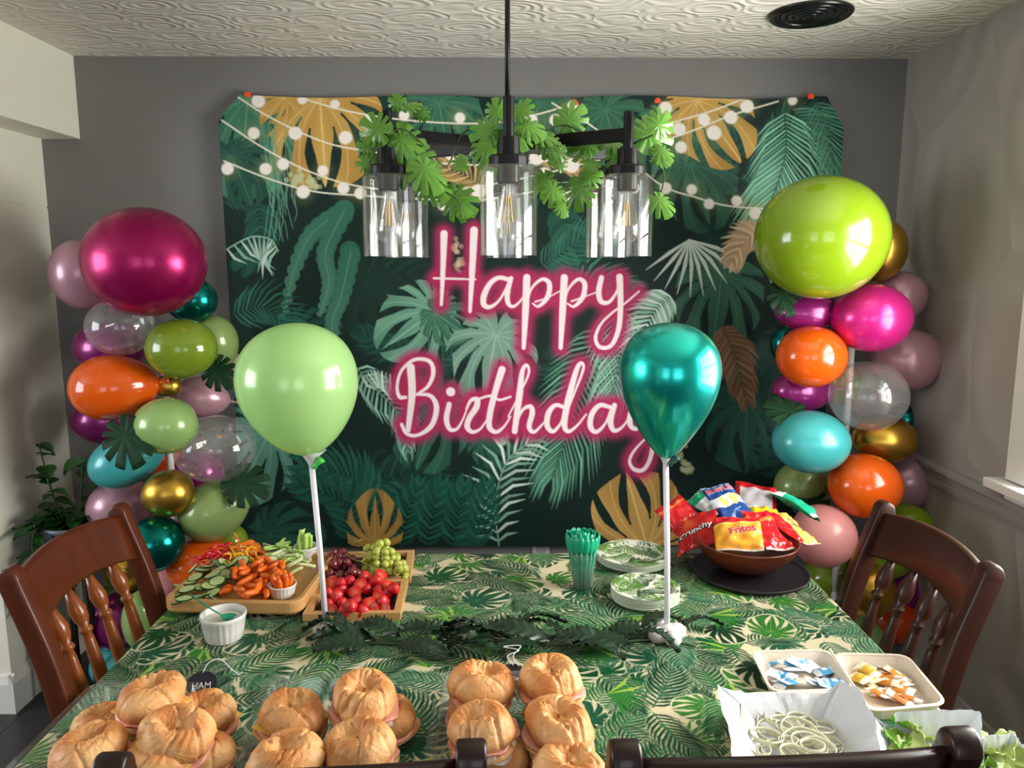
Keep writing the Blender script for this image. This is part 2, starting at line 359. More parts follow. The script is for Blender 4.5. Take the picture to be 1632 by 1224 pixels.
gl = clear('window_glass', haze=.0)
MB().box((xx+.005, (WY0+WY1)/2, (WZ0+WZ1)/2), (.004, WY1-WY0, WZ1-WZ0)).build('pane', gl, wo)
for k, (x0, x1, z0, z1) in enumerate(fw):
    m = MB(); y = YF+.01
    m.box(((x0+x1)/2, y, z1+.04), (x1-x0+.16, .03, .08)).box(((x0+x1)/2, y, z0-.04), (x1-x0+.16, .05, .08)).box((x0-.04, y, (z0+z1)/2), (.08, .03, z1-z0)).box((x1+.04, y, (z0+z1)/2), (.08, .03, z1-z0))
    m.box(((x0+x1)/2, y-.05, (z0+z1)/2), (x1-x0, .03, .04)).box(((x0+x1)/2, y-.05, (z0+z1)/2), (.04, .03, z1-z0))
    o = struct(m.build('window_%d' % (k+2), white)); MB().box(((x0+x1)/2, y-.06, (z0+z1)/2), (x1-x0, .004, z1-z0)).build('pane', gl, o)

# ================================================================== PRINTED BACKDROP
def backdrop():
    x0, x1, z0, z1 = -1.10, 1.34, .461, 2.292
    nx, nz = 800, 600
    xs = np.linspace(x0, x1, nx); zs = np.linspace(z1, z0, nz); Xw, Zw = np.meshgrid(xs, zs)
    sag = .012*np.sin((Xw-x0)/(x1-x0)*PI*3)**2*np.clip((Zw-1.9)/.4, 0, 1)
    U, V = proj(Xw, np.full_like(Xw, YB-.03), Zw)
    c = Canvas(U, V, (13, 36, 31)); rr = random.Random(4)
    # dim leaves in the background of the print
    for i in range(46):
        x, y = rr.uniform(350, 1340), rr.uniform(160, 870); d = rr.uniform(.7, 1.25)
        if rr.random() < .5: c.monstera(x, y, rr.uniform(0, 2*PI), rr.uniform(55, 100), (24*d, 66*d, 54*d), (34*d, 84*d, 70*d), seed=i)
        else:
            a = rr.uniform(0, 2*PI); L = rr.uniform(80, 150)
            c.palm([(x, y), (x+L*.5*math.cos(a), y+L*.5*math.sin(a)), (x+L*math.cos(a+.3), y+L*math.sin(a+.3))], 15, L*.5, 7, (22*d, 62*d, 52*d), (28*d, 74*d, 62*d), seed=i)
    for i in range(14):
        x, y = rr.uniform(380, 1300), rr.uniform(320, 860); c.dot(x, y, rr.uniform(25, 60), (10, 32, 29), soft=60, al=.8)
    mint = (112, 160, 138); mid = (62, 112, 92); dk = (34, 80, 66); gold = (198, 160, 84); gd = (150, 104, 44); gv = (228, 196, 128)
    # green leaves
    c.monstera(395, 158, 1.65, 165, (66, 122, 96), (96, 150, 122), seed=3, dark=(28, 70, 54))
    c.monstera(372, 250, 1.2, 85, dk, mid, seed=5)
    c.monstera(700, 165, 1.4, 110, (58, 108, 84), (88, 140, 112), seed=8, dark=(26, 66, 52))
    c.monstera(860, 160, 1.9, 105, (50, 100, 78), (80, 132, 104), seed=12, dark=(26, 66, 52))
    c.monstera(965, 175, 1.3, 100, (56, 104, 80), (80, 136, 106), seed=9, dark=(26, 66, 52))
    c.monstera(1100, 262, 1.25, 110, (44, 94, 74), (66, 120, 96), seed=7, dark=(20, 54, 42))
    c.monstera(1060, 200, 1.8, 90, (60, 110, 84), (90, 140, 110), seed=17)
    c.monstera(1150, 440, 1.7, 120, (52, 98, 78), (72, 120, 98), seed=2)
    c.monstera(1215, 590, 2.2, 110, (26, 64, 54), (36, 80, 66), seed=21); c.monstera(1190, 640, 1.6, 115, (28, 74, 60), (40, 92, 76), seed=22)
    c.monstera(700, 640, 1.9, 115, (48, 98, 78), (78, 130, 106), seed=6, dark=(24, 62, 50))
    c.monstera(770, 700, .6, 60, (40, 88, 70), (60, 110, 90), seed=26)
    c.monstera(428, 690, 2.0, 118, (92, 138, 122), (120, 164, 146), seed=13, dark=(56, 98, 84))
    c.monstera(430, 850, .2, 90, (30, 74, 62), (46, 96, 80), seed=31)
    c.monstera(1270, 560, 1.9, 110, (22, 60, 52), (32, 78, 66), seed=33); c.monstera(1300, 400, 2.4, 90, (100, 140, 124), (120, 160, 140), seed=34)
    for p in ([(552, 335), (500, 370), (470, 430), (452, 505)], [(550, 335), (520, 400), (525, 450), (512, 500)], [(560, 400), (545, 470), (530, 520), (548, 590)]):
        P = spline(p, 8)
        for k, q in enumerate(P):
            f = k/len(P); c.dot(q[0]+(2 if k % 2 else -2), q[1], 13*(1-f)**.6+3, (44+34*f, 100+24*f, 80+28*f), al=.9)
        c.stroke(P, 1.2, (96, 150, 124))
    c.monstera(690, 497, 2.5, 104, mint, (150, 190, 170), seed=1, dark=(66, 112, 94)); c.monstera(695, 500, .6, 66, mid, (120, 160, 140), seed=15)
    c.monstera(790, 535, 1.75, 112, (126, 160, 142), (160, 190, 172), seed=18, dark=(84, 122, 104)); c.dot(800, 690, 14, (150, 175, 160)); c.dot(800, 702, 8, (150, 175, 160))
    # palms
    pal = (140, 178, 160); pw = (190, 208, 196)
    c.palm([(1252, 175), (1252, 240), (1240, 290), (1218, 345)], 30, 118, 3.8, (140, 196, 168), (96, 154, 128), droop=.30, sp=(1.05, .30), rach=(50, 96, 78), seed=2)
    c.palm([(1300, 160), (1322, 215), (1330, 280)], 18, 76, 3.2, (72, 128, 104), (92, 148, 122), droop=.3, sp=(1, .3), rach=(40, 84, 66), seed=3)
    c.palm([(1262, 170), (1290, 210), (1305, 290)], 14, 80, 3.2, (88, 142, 118), (70, 122, 98), droop=.3, sp=(1, .3), seed=13, side=(-1,))
    c.palm([(360, 400), (400, 378), (432, 382), (444, 400)], 12, 72, 4.6, pw, pal, droop=.5, sp=(1.5, 1.2), rach=pal, seed=4, side=(1,))
    c.palm([(372, 500), (420, 490), (470, 520)], 16, 66, 4, (30, 84, 66), (40, 98, 78), seed=5)
    c.palm([(568, 585), (600, 620), (635, 660), (650, 720)], 18, 56, 4.2, pal, (100, 146, 126), droop=.6, rach=(90, 130, 112), seed=6)
    c.palm([(575, 600), (600, 590), (632, 600)], 10, 62, 4.5, pw, pal, droop=.6, sp=(1.5, 1.1), seed=7, side=(1,))
    c.palm([(600, 800), (560, 760), (480, 740)], 18, 70, 7, (28, 80, 64), (34, 92, 74), seed=71)
    c.palm([(560, 860), (545, 800), (470, 770)], 16, 60, 7, (24, 70, 58), (30, 84, 68), seed=72)
    c.palm([(960, 520), (930, 600), (905, 690), (880, 760)], 28, 116, 3.8, (74, 130, 106), (104, 158, 134), droop=.35, sp=(1.05, .35), rach=(44, 90, 72), seed=8)
    c.palm([(975, 490), (985, 560), (975, 640)], 20, 100, 3.8, (156, 190, 172), (112, 158, 136), droop=.35, sp=(1.1, .35), rach=(80, 120, 100), seed=9)
    c.palm([(880, 480), (930, 450), (1010, 460)], 18, 60, 5, (60, 110, 90), (76, 128, 106), seed=10)
    c.palm([(1068, 470), (1040, 500), (1010, 560)], 16, 60, 6, pw, pal, sp=(1.3, .6), seed=11)
    for a in np.linspace(.35, 2.6, 10):                         # white fan palm at the right
        e = (1102+86*math.cos(a), 385+88*math.sin(a)); c.stroke([(1098, 382), ((1098+e[0])/2+3, (382+e[1])/2-3), e], [2, 6.5, 1], (196, 206, 200))
    c.palm([(795, 868), (790, 800), (808, 735), (850, 700)], 15, 66, 5.2, (120, 160, 140), (190, 208, 198), droop=-.5, sp=(1.0, .5), rach=(120, 150, 135), seed=12)
    for k in range(4): c.palm([(640+40*k, 870), (650+40*k, 820), (668+36*k, 770)], 12, 46, 6, (22, 74, 60), (30, 90, 72), seed=40+k)
    c.palm([(890, 330), (905, 380), (895, 430)], 12, 60, 12, (24, 72, 58), (32, 88, 70), seed=44); c.palm([(860, 420), (900, 400), (960, 350)], 14, 56, 4, (44, 98, 80), seed=45)
    tan = (176, 142, 108); brn = (132, 98, 72)
    c.palm([(1150, 520), (1168, 560), (1190, 640)], 24, 58, 5, brn, (104, 78, 58), droop=.5, rach=(90, 70, 50), seed=50)
    c.palm([(1222, 365), (1190, 380), (1165, 420)], 16, 44, 7, tan, (196, 172, 140), droop=.3, seed=51)
    c.palm([(780, 320), (752, 285), (700, 262)], 15, 46, 5, (190, 156, 104), (148, 120, 76), seed=52); c.palm([(850, 240), (890, 250), (930, 270)], 15, 40, 5, (178, 142, 96), (150, 116, 80), seed=53)
    c.palm([(380, 560), (372, 575), (372, 600)], 8, 34, 5, (176, 158, 132), seed=54)
    # gold leaves
    c.monstera(510, 152, 1.5, 152, gold, gv, seed=11, dark=gd); c.monstera(452, 152, 2.2, 50, gold, gv, seed=41, dark=gd)
    c.monstera(1112, 158, .95, 120, gold, gv, seed=19, dark=gd)
    c.monstera(598, 864, -1.57, 84, (176, 138, 74), (200, 168, 100), seed=14, dark=(116, 84, 42), sq=.85)
    c.monstera(1030, 868, -1.85, 124, (196, 156, 88), gv, seed=16, dark=(140, 102, 50), sq=1.0)
    # hanging moss threads and ferns
    for i in range(26):
        x = 425+i % 5*7+rr.uniform(-6, 6); y = 175+rr.uniform(0, 60)+(i % 3)*40; P = [(x, y)]
        for k in range(5): P.append((P[-1][0]+rr.uniform(-5, 9), P[-1][1]+rr.uniform(14, 26)))
        c.stroke(spline(P, 4), 1.3, (96, 150, 124))
    for x, y, r in ((470, 284, 16), (498, 290, 14), (728, 395, 12), (732, 420, 10), (1080, 725, 15), (1095, 745, 10)):
        for k in range(16): c.dot(x+rr.gauss(0, r*.4), y+rr.gauss(0, r*.5), 4, (186, 190, 146), al=.7)
    # strings of lights
    ln = (196, 190, 172)
    strings = [[(380, 155), (430, 185), (520, 225), (600, 242), (680, 258), (770, 262), (870, 255), (960, 235), (1040, 205), (1130, 175), (1190, 150)],
               [(356, 193), (420, 235), (500, 275), (580, 298), (690, 305), (790, 292), (900, 268), (1010, 240), (1100, 208), (1170, 178), (1240, 158)],
               [(360, 258), (430, 285), (500, 305), (580, 312), (690, 318), (770, 318), (880, 300)],
               [(490, 155), (560, 175), (640, 190), (720, 196), (790, 193), (850, 180), (915, 162)],
               [(880, 160), (950, 205), (1045, 290), (1110, 315), (1160, 328), (1225, 333)]]
    bulbs = [(412, 160, 10), (405, 212, 9), (424, 269, 9), (365, 270, 9), (452, 261, 9), (471, 210, 10), (484, 306, 10), (515, 271, 8), (534, 162, 7), (551, 217, 10), (482, 155, 7), (548, 300, 9), (575, 308, 9), (585, 190, 8), (644, 183, 8), (733, 187, 8), (719, 245, 10), (706, 327, 8), (775, 200, 8), (848, 187, 8), (855, 250, 11), (911, 263, 11), (868, 275, 9), (763, 305, 11), (913, 165, 8), (1060, 172, 10), (1122, 188, 9), (1165, 183, 10), (1191, 165, 10), (1082, 205, 10), (1138, 209, 11), (1085, 234, 9), (1102, 302, 8), (1060, 300, 9), (1130, 325, 8), (1174, 320, 8), (1204, 340, 9), (885, 188, 9), (1004, 250, 9), (905, 310, 9), (1263, 158, 7), (640, 300, 8), (1010, 300, 8)]
    for x, y, r in bulbs: c.dot(x, y, r+8, (170, 150, 96), soft=20, al=.35)
    for p in strings: c.stroke(spline(p, 6), 2.8, (222, 214, 196))
    for x, y, r in bulbs: c.dot(x, y, r*1.08, (232, 224, 216), soft=3)
    # lettering, with its pink neon halo
    T = lambda L: [(580+x/2.781, 340+y/2.781) for x, y in L]
    A = [([(355, 90), (350, 250), (343, 405)], [26, 18, 10]), ([(488, 75), (480, 250), (470, 435)], [28, 22, 12]), ([(310, 288), (400, 290), (495, 293)], [7, 7, 5]),
         ([(645, 295), (600, 285), (560, 310), (532, 365), (532, 405), (560, 415), (600, 385), (638, 320)], [15, 15, 18, 22, 20, 14, 8, 8]), ([(652, 288), (636, 350), (640, 400), (665, 412), (700, 380), (722, 335)], [16, 20, 16, 10, 6, 5]),
         ([(722, 285), (716, 440), (708, 596)], [26, 24, 14]), ([(722, 395), (745, 330), (790, 292), (822, 312), (814, 370), (775, 412), (748, 400)], [6, 8, 12, 18, 18, 10, 5]), ([(760, 392), (810, 375), (868, 345)], [6, 4, 4]),
         ([(888, 285), (880, 440), (872, 596)], [26, 24, 14]), ([(888, 385), (910, 330), (950, 292), (978, 312), (970, 370), (932, 412), (902, 400)], [6, 8, 12, 18, 18, 10, 5]), ([(920, 390), (980, 368), (1045, 345)], [6, 4, 4]),
         ([(1052, 285), (1040, 345), (1050, 390), (1085, 393), (1118, 350), (1132, 300)], [18, 20, 18, 12, 8, 8]), ([(1132, 282), (1136, 400), (1128, 510), (1095, 585), (1045, 592), (1026, 550), (1050, 490), (1100, 440), (1160, 395), (1218, 345)], [24, 20, 18, 14, 14, 12, 8, 7, 6, 5]),
         ([(208, 682), (214, 800), (196, 960)], [28, 26, 18]), ([(185, 815), (158, 812), (148, 765), (168, 695), (225, 648), (290, 655), (308, 705), (285, 765), (235, 802)], [12, 14, 10, 10, 12, 14, 16, 12, 8]), ([(235, 802), (295, 808), (322, 860), (300, 940), (240, 982), (190, 976), (168, 935)], [8, 14, 20, 18, 12, 12, 12]),
         ([(378, 846), (366, 910), (380, 955), (412, 955), (440, 910), (462, 850)], [18, 20, 16, 10, 6, 5]), ([(384, 790), (385, 791)], [32, 32]),
         ([(455, 865), (475, 828), (502, 826), (498, 860), (468, 905), (458, 945), (480, 968), (515, 955), (545, 915)], [8, 12, 20, 22, 20, 20, 14, 8, 5]),
         ([(612, 692), (585, 780), (560, 880), (556, 945), (585, 968), (620, 945), (650, 900)], [26, 22, 22, 20, 14, 8, 5]), ([(498, 826), (560, 808), (600, 826), (650, 812)], [7, 9, 9, 7]),
         ([(640, 900), (690, 800), (730, 710), (722, 672), (702, 700), (690, 800), (668, 965)], [5, 6, 8, 10, 16, 24, 20]), ([(676, 920), (706, 868), (738, 856), (746, 885), (732, 945), (755, 968), (800, 925)], [8, 10, 16, 20, 18, 12, 5]),
         ([(885, 858), (848, 850), (818, 885), (812, 940), (838, 966), (872, 930), (896, 870)], [14, 14, 20, 20, 14, 8, 8]), ([(900, 880), (935, 790), (972, 690), (962, 662), (940, 700), (905, 830), (888, 930), (905, 966), (945, 940), (985, 890)], [6, 7, 9, 10, 18, 24, 22, 14, 8, 5]),
         ([(1090, 858), (1045, 850), (1010, 890), (1004, 945), (1030, 968), (1070, 930), (1096, 865)], [14, 16, 20, 20, 14, 8, 8]), ([(1110, 850), (1092, 920), (1108, 962), (1145, 945), (1180, 895)], [18, 22, 16, 8, 5]),
         ([(1190, 850), (1176, 915), (1190, 950), (1225, 945), (1258, 905)], [18, 20, 16, 12, 8]), ([(1280, 850), (1284, 960), (1272, 1070), (1240, 1132), (1196, 1132), (1176, 1095), (1200, 1045), (1260, 985), (1330, 930)], [22, 20, 16, 14, 14, 10, 8, 6, 5])]
    glow = (186, 46, 96); deep = (170, 34, 84)
    for L, wd in A: c.stroke(spline(T(L), 5), np.interp(np.linspace(0, 1, (len(L)-1)*5+1), np.linspace(0, 1, len(L)), wd)/2.781+26, glow, soft=14, al=.72)
    for L, wd in A: c.stroke(spline(T(L), 5), np.interp(np.linspace(0, 1, (len(L)-1)*5+1), np.linspace(0, 1, len(L)), wd)/2.781+13, deep, soft=8, al=.75)
    for L, wd in A: c.stroke(spline(T(L), 5), np.interp(np.linspace(0, 1, (len(L)-1)*5+1), np.linspace(0, 1, len(L)), wd)/2.781*1.2+.6, (240, 224, 226), soft=1.8)
    c.C *= (1+.03*np.sin(U*.9)*np.sin(V*1.1))[..., None]
    # folds: creases from the packet and slight waves
    Yw = np.full_like(Xw, YB-.030); fx = (Xw-x0)/.302; fz = (Zw-z0)/.36
    Yw -= .004*np.abs((fx+.37) % 2-1)+.003*np.abs(fz % 2-1)+.006*np.sin(Xw*5+Zw*1.3)*np.sin(Zw*2.2+1)
    Yw -= .014*np.exp(-((Xw-.55)/.05)**2)*(Zw < 1.2)*.3+.012*np.clip((1.0-Zw)/.5, 0, 1)*np.abs(np.sin(Xw*4))
    Yw = np.minimum(Yw, YB-.012); Yw -= .015*np.clip((-Xw-1.02)/.06, 0, 1)
    keep = ~(((Xw-x0) < (Zw-2.20)*.85) | ((x1-Xw) < (Zw-2.17)*.62))
    P = np.stack([Xw, Yw, Zw-sag], -1)
    o = dense('party_backdrop', P, c.rgba(), printed('satin_print', .55), keep=keep)
    tag(o, 'dark green jungle backdrop reading Happy Birthday hung flat on the grey wall', 'backdrop')
backdrop()
clipm = pm('orange_plastic', (236, 80, 24), .4)
for k, (px, py) in enumerate(((395, 151), (633, 158), (915, 164), (1048, 161), (1292, 154))):
    p = aty(px, py, YB-.03); z = p.z-.001
    m = MB().box((p.x, YB-.030, z), (.024, .014, .016)).box((p.x, YB-.018, z+.008), (.014, .034, .010))
    tag(m.build('clip', clipm, bevel=.002), ['orange clip at the upper left corner of the backdrop', 'orange clip on the backdrop above the left glass lampshade', 'orange clip on the backdrop just right of the lamp rod', 'orange clip on the backdrop above the right glass lampshade', 'orange clip at the upper right corner of the backdrop'][k], 'clip')
# wall outlet under the backdrop
p = aty(862, 873, YB)
ow = thing('wall_outlet', 'pale outlet cover on the dark wall just below the backdrop', 'outlet', (p.x, YB, p.z-.03))
MB().box((0, -.004, 0), (.075, .008, .12)).build('cover_plate', pm('outlet_plastic', (190, 178, 180), .4), ow, bevel=.003)
for dz in (-.025, .025): MB().box((0, -.009, dz), (.034, .004, .028)).build('socket', pm('socket_plastic', (160, 150, 150), .4), ow, bevel=.002)

# ================================================================== CEILING FIXTURE
p = atz(1292, 21, CZ)
cf = thing('ceiling_vent', 'round glossy black recessed fixture set in the white ceiling', 'vent', (p.x, p.y, CZ))
blk = pm('gloss_black', (14, 14, 16), .25, var=.2)
r0 = 65*m_per_px(p)
MB().lathe([(r0, 0), (r0, -.006), (r0*.93, -.014), (r0*.86, -.010), (r0*.80, -.004), (r0*.80, 0)], n=48).build('trim_ring', blk, cf, smooth=True)
for k in range(4):
    q = r0*(.72-.17*k); MB().lathe([(q, 0), (q, -.006-.002*k), (q-.012, -.011-.002*k), (q-.02, -.004), (q-.02, 0)], n=40).build('baffle_ring', blk, cf, smooth=True)
MB().lathe([(r0*.83, -.001), (r0*.83, -.003), (.001, -.003)], n=40).build('face', pm('matt_black', (9, 9, 10), .6), cf)

# ================================================================== TABLE
TX0, TX1, TY0, TY1, TZ = -.865, .872, 1.16, 2.265, .76
dwood = wood('dark_cherry_wood', (32, 12, 6), (60, 25, 12), .40, .15, (10, 10, 1.2), 2.2)
espresso = wood('espresso_wood', (26, 12, 9), (44, 20, 15), .36, .2, (2, 10, 10), 2.2)
tb_ = thing('dining_table', 'dining table with dark legs hidden under the leaf printed cloth', 'table', (0, (TY0+TY1)/2, 0))
MB().box((0, 0, TZ-.020), (TX1-TX0-.012, TY1-TY0-.012, .032)).build('tabletop', espresso, tb_, bevel=.004)
MB().box((0, 0, TZ-.085), (TX1-TX0-.2, TY1-TY0-.2, .09)).build('apron', espresso, tb_)
for sx in (-1, 1):
    for sy in (-1, 1): MB().lathe([(.028, 0), (.034, .05), (.026, .10), (.042, .30), (.036, .55), (.045, .60), (.045, .675)], (sx*.74, sy*.44, 0), 20).build('leg', espresso, tb_, smooth=True)
def leaf_print(c, seed, n, sc_, box, pal=0):
    """dense painted jungle leaves on a cream ground"""
    rr = random.Random(seed); x0, x1, y0, y1 = box
    dkg, mg, lg = (16, 74, 44), (40, 118, 62), (104, 152, 60)
    gr = [((14, 78, 42), (50, 132, 68)), ((8, 52, 32), (34, 98, 58)), ((44, 116, 44), (146, 180, 70)), ((20, 80, 56), (70, 134, 94))]
    cells = []
    nx = int(max(1, round(math.sqrt(n*(x1-x0)/(y1-y0))))); ny = max(1, n//nx)
    for i in range(nx):
        for j in range(ny): cells.append((x0+(i+rr.random())*(x1-x0)/nx, y0+(j+rr.random())*(y1-y0)/ny))
    rr.shuffle(cells)
    for k, (x, y) in enumerate(cells):
        a = rr.uniform(0, 2*PI); q = rr.random()
        if q < .62:
            L = sc_*rr.uniform(.9, 1.3); b = a+rr.uniform(-.4, .4); pt_ = [(x, y), (x+L*.5*math.cos(a), y+L*.5*math.sin(a)), (x+L*(.5*math.cos(a)+.5*math.cos(b)), y+L*(.5*math.sin(a)+.5*math.sin(b)))]; c.palm(pt_, 13, L*.53, L*.075, (206, 196, 164), droop=.35, sp=(1.1, .5), seed=k, al=.6); g = gr[rr.choice((0, 1, 1, 3))]
            c.palm([(x, y), (x+L*.5*math.cos(a), y+L*.5*math.sin(a)), (x+L*(.5*math.cos(a)+.5*math.cos(b)), y+L*(.5*math.sin(a)+.5*math.sin(b)))], 13, L*.50, L*.042, g[0], tuple(.6*p+.4*q_ for p, q_ in zip(g[0], g[1])), droop=.35, sp=(1.1, .5), rach=g[1], seed=k)
        elif q < .86:
            g = rr.choice(gr); R_ = sc_*rr.uniform(.50, .78); c.monstera(x, y, a, R_*1.06, (206, 196, 164), (206, 196, 164), dark=(206, 196, 164), seed=k, slits=False); c.monstera(x, y, a, R_, g[0], g[1], seed=k)
        else:
            L = sc_*.8; g = gr[2]
            for t in np.linspace(-1.1, 1.1, 9): c.stroke([(x, y), (x+L*.5*math.cos(a+t*.9), y+L*.5*math.sin(a+t*.9)), (x+L*.8*math.cos(a+t), y+L*.8*math.sin(a+t))], [L*.02, L*.09, L*.01], g[t > 0 and int(t*10) % 2])
def tablecloth():
    drop = .17; xs = np.concatenate([np.linspace(-drop, -.006, 24), np.linspace(0, TX1-TX0, 800), np.linspace(.006, drop, 24)+TX1-TX0])
    ys = np.concatenate([np.linspace(-drop, -.006, 18), np.linspace(0, TY1-TY0, 500), np.linspace(.006, drop, 18)+TY1-TY0])
    U, V = np.meshgrid(xs, ys); c = Canvas(U, V, (212, 200, 168))
    leaf_print(c, 7, 640, .135, (-.1, TX1-TX0+.1, -.05, TY1-TY0+.1))
    W = TX1-TX0; H = TY1-TY0
    ox = np.where(U < 0, -U, np.where(U > W, U-W, 0)); oy = np.where(V < 0, -V, np.where(V > H, V-H, 0))
    r = .010; d = np.maximum(ox, oy)
    bulge = np.where(d < r, d*.75, r*.75+.006*np.sin(np.where(ox > oy, V, U)*26)*np.clip((d-.02)/.1, 0, 1)+.01*np.clip(d-.02, 0, 1)*5)
    X = np.clip(U, 0, W)+TX0+np.where(U < 0, -1, np.where(U > W, 1, 0))*np.where(ox > 0, bulge, 0)
    Y = np.clip(V, 0, H)+TY0+np.where(V < 0, -1, np.where(V > H, 1, 0))*np.where(oy > 0, bulge, 0)
    Z = TZ-np.where(d < r, d*d/r*.6, d-r*.4)
    Z += .0006*np.sin(U*9+V*3)*(d == 0)
    o = dense('tablecloth', np.stack([X, Y, Z], -1), c.rgba(), printed('cotton_print', .55, bump=.06))
    tag(o, 'cream tablecloth printed with green palm and monstera leaves, covering the table', 'tablecloth')
tablecloth()
T0 = TZ+.0012

# ================================================================== CHAIRS
def make_chair(label, mats):
    m0, m1 = mats
    t = thing('dining_chair', label, 'chair')
    SW, SD, SH, BH = .44, .42, .45, 1.03
    m = MB(); P = []; n = 20
    for k, z in enumerate((SH-.03, SH, SH)):
        for i in range(n):
            a = 2*PI*i/n; r = (1, 1, .55)[k]; q = .0 if k < 2 else -.004
            x = abs(math.cos(a))**.55*math.copysign(1, math.cos(a))*SW/2*r; y = abs(math.sin(a))**.55*math.copysign(1, math.sin(a))*SD/2*r
            P.append((x, y, z+q))
    m.grid(P, 3, n, wrap=True); m.f.append(tuple(range(n-1, -1, -1))); m.f.append(tuple(range(2*n, 3*n)))
    m.build('seat', m0, t, bevel=.004)
    hw = .212
    def post(s):
        pts = [(s*(hw-.01), -.225, 0), (s*(hw-.004), -.205, .22), (s*hw, -.200, .44), (s*hw, -.212, .62), (s*hw, -.252, .82), (s*hw, -.312, 1.0)]
        q = spline(pts, 4); mm = MB(); vs = []; fs = []
        for i, p in enumerate(q):
            w_ = .019; d_ = .024 if 3 < i else .02
            vs += [(p[0]-w_, p[1]-d_, p[2]), (p[0]+w_, p[1]-d_, p[2]), (p[0]+w_, p[1]+d_, p[2]), (p[0]-w_, p[1]+d_, p[2])]
        for i in range(len(q)-1):
            for j in range(4): fs.append((i*4+j, i*4+(j+1) % 4, (i+1)*4+(j+1) % 4, (i+1)*4+j))
        fs.append((3, 2, 1, 0)); mm.add(vs, fs)
        # rounded scroll top
        e = Vector(q[-1]); k0 = len(mm.v)-4; N = 8; V2 = []; F2 = []
        for i in range(N+1):
            a = PI*i/N; y = e.y+math.cos(PI-a)*.024; z = e.z+math.sin(a)*.030-.001
            V2 += [(e.x-.019, y, z), (e.x+.019, y, z)]
        for i in range(N): F2.append((2*i, 2*i+2, 2*i+3, 2*i+1))
        F2.append(tuple(2*i+1 for i in range(N+1))); F2.append(tuple(2*i for i in range(N, -1, -1))); mm.add(V2, F2)
        mm.build('back_post', m0, t, bevel=.005, smooth=True)
    post(-1); post(1)
    def backy(z): return float(np.interp(z, [.44, .62, .82, 1.0], [-.2, -.212, -.252, -.312]))
    # crest rail, bowed back and arched
    m = MB(); P = []; n = 17
    for i in range(n):
        s = -1+2*i/(n-1); x = s*(hw-.014); bow = -.030*(1-s*s); zt = 1.000+.016*(1-s*s)-.012*0; zb = .885+.022*(1-s*s)
        ring = [(zb, .011), (zb+.006, .013), (zt-.008, .012), (zt, .007), (zt, -.007), (zt-.008, -.012), (zb+.006, -.013), (zb, -.011)]
        for z, d in ring: P.append((x, backy(z)+bow+d, z))
    m.grid(P, n, 8, wrap=True); m.f.append(tuple(range(7, -1, -1))); m.f.append(tuple((n-1)*8+j for j in range(8)))
    m.build('crest_rail', m0, t, smooth=True)
    m = MB(); P = []
    for i in range(9):
        s = -1+2*i/8; x = s*(hw-.014); bow = -.012*(1-s*s)
        for z, d in ((.515, .011), (.555, .011), (.555, -.011), (.515, -.011)): P.append((x, backy(z)+bow+d, z))
    m.grid(P, 9, 4, wrap=True); m.build('lower_rail', m0, t, bevel=.003)
    sp = None
    for k in range(4):
        s = -.6+.4*k; x = s*hw; z0, z1 = .553, .905; n = 12
        prof = [(0, .011), (.10, .013), (.45, .0155), (.66, .012), (.70, .0095), (.715, .015), (.735, .015), (.75, .0095), (.80, .017), (.86, .0195), (.92, .014), (1, .008)]
        pts = []; rs = []
        for f, r in prof:
            z = z0+(z1-z0)*f; bow = -.012*(1-f)*(1-s*s)-.028*f*(1-s*s); pts.append((x, backy(z)+bow, z)); rs.append(r)
        MB().tube(pts, rs, 10).build('spindle', m1, t, smooth=True)
    for s in (-1, 1): MB().lathe([(.016, 0), (.020, .05), (.017, .08), (.024, .25), (.018, .36), (.024, .38), (.024, .425)], (s*.18, .17, 0), 14).build('front_leg', m0, t, smooth=True)
    for s in (-1, 1): MB().tube([(s*.18, .17, .2), (s*.196, -.2, .2)], .010, 8).build('stretcher', m0, t, smooth=True)
    MB().tube([(-.19, 0, .2), (.19, 0, .2)], .010, 8).build('stretcher', m0, t, smooth=True)
    MB().box((0, .185, .395), (.33, .02, .055)).build('seat_rail', m0, t)
    return t
warm = wood('reddish_chair_wood', (54, 20, 7), (104, 45, 16), .40, .15, (10, 10, 1.4), 2.2)
spin = wood('window_lit_spindle_wood', (104, 48, 18), (156, 84, 34), .30, .4, (10, 10, 2), 2.2)  # chair wood with the warm window reflection on the spindles put into its colour
ch = make_chair('reddish brown wooden spindle back chair at the left end of the table', (warm, spin))
ch.location = (-.692, 1.715, 0); ch.rotation_euler = (0, 0, -PI/2-.03)
c2 = make_chair('dark cherry wooden spindle back chair at the right end of the table', (dwood, dwood))
c2.location = (.694, 1.715, 0); c2.rotation_euler = (0, 0, PI/2+.03)
c3 = make_chair('espresso wooden chair seen from behind, in front of the croissant trays', (espresso, espresso))
c3.location = (-.285, 1.218, 0); c3.rotation_euler = (0, 0, .05); c3.scale = (1.07, 1, 1)
c4 = dup(c3, (.368, 1.238, 0), (0, 0, .05), 'espresso wooden chair seen from behind, in front of the onion ring box')

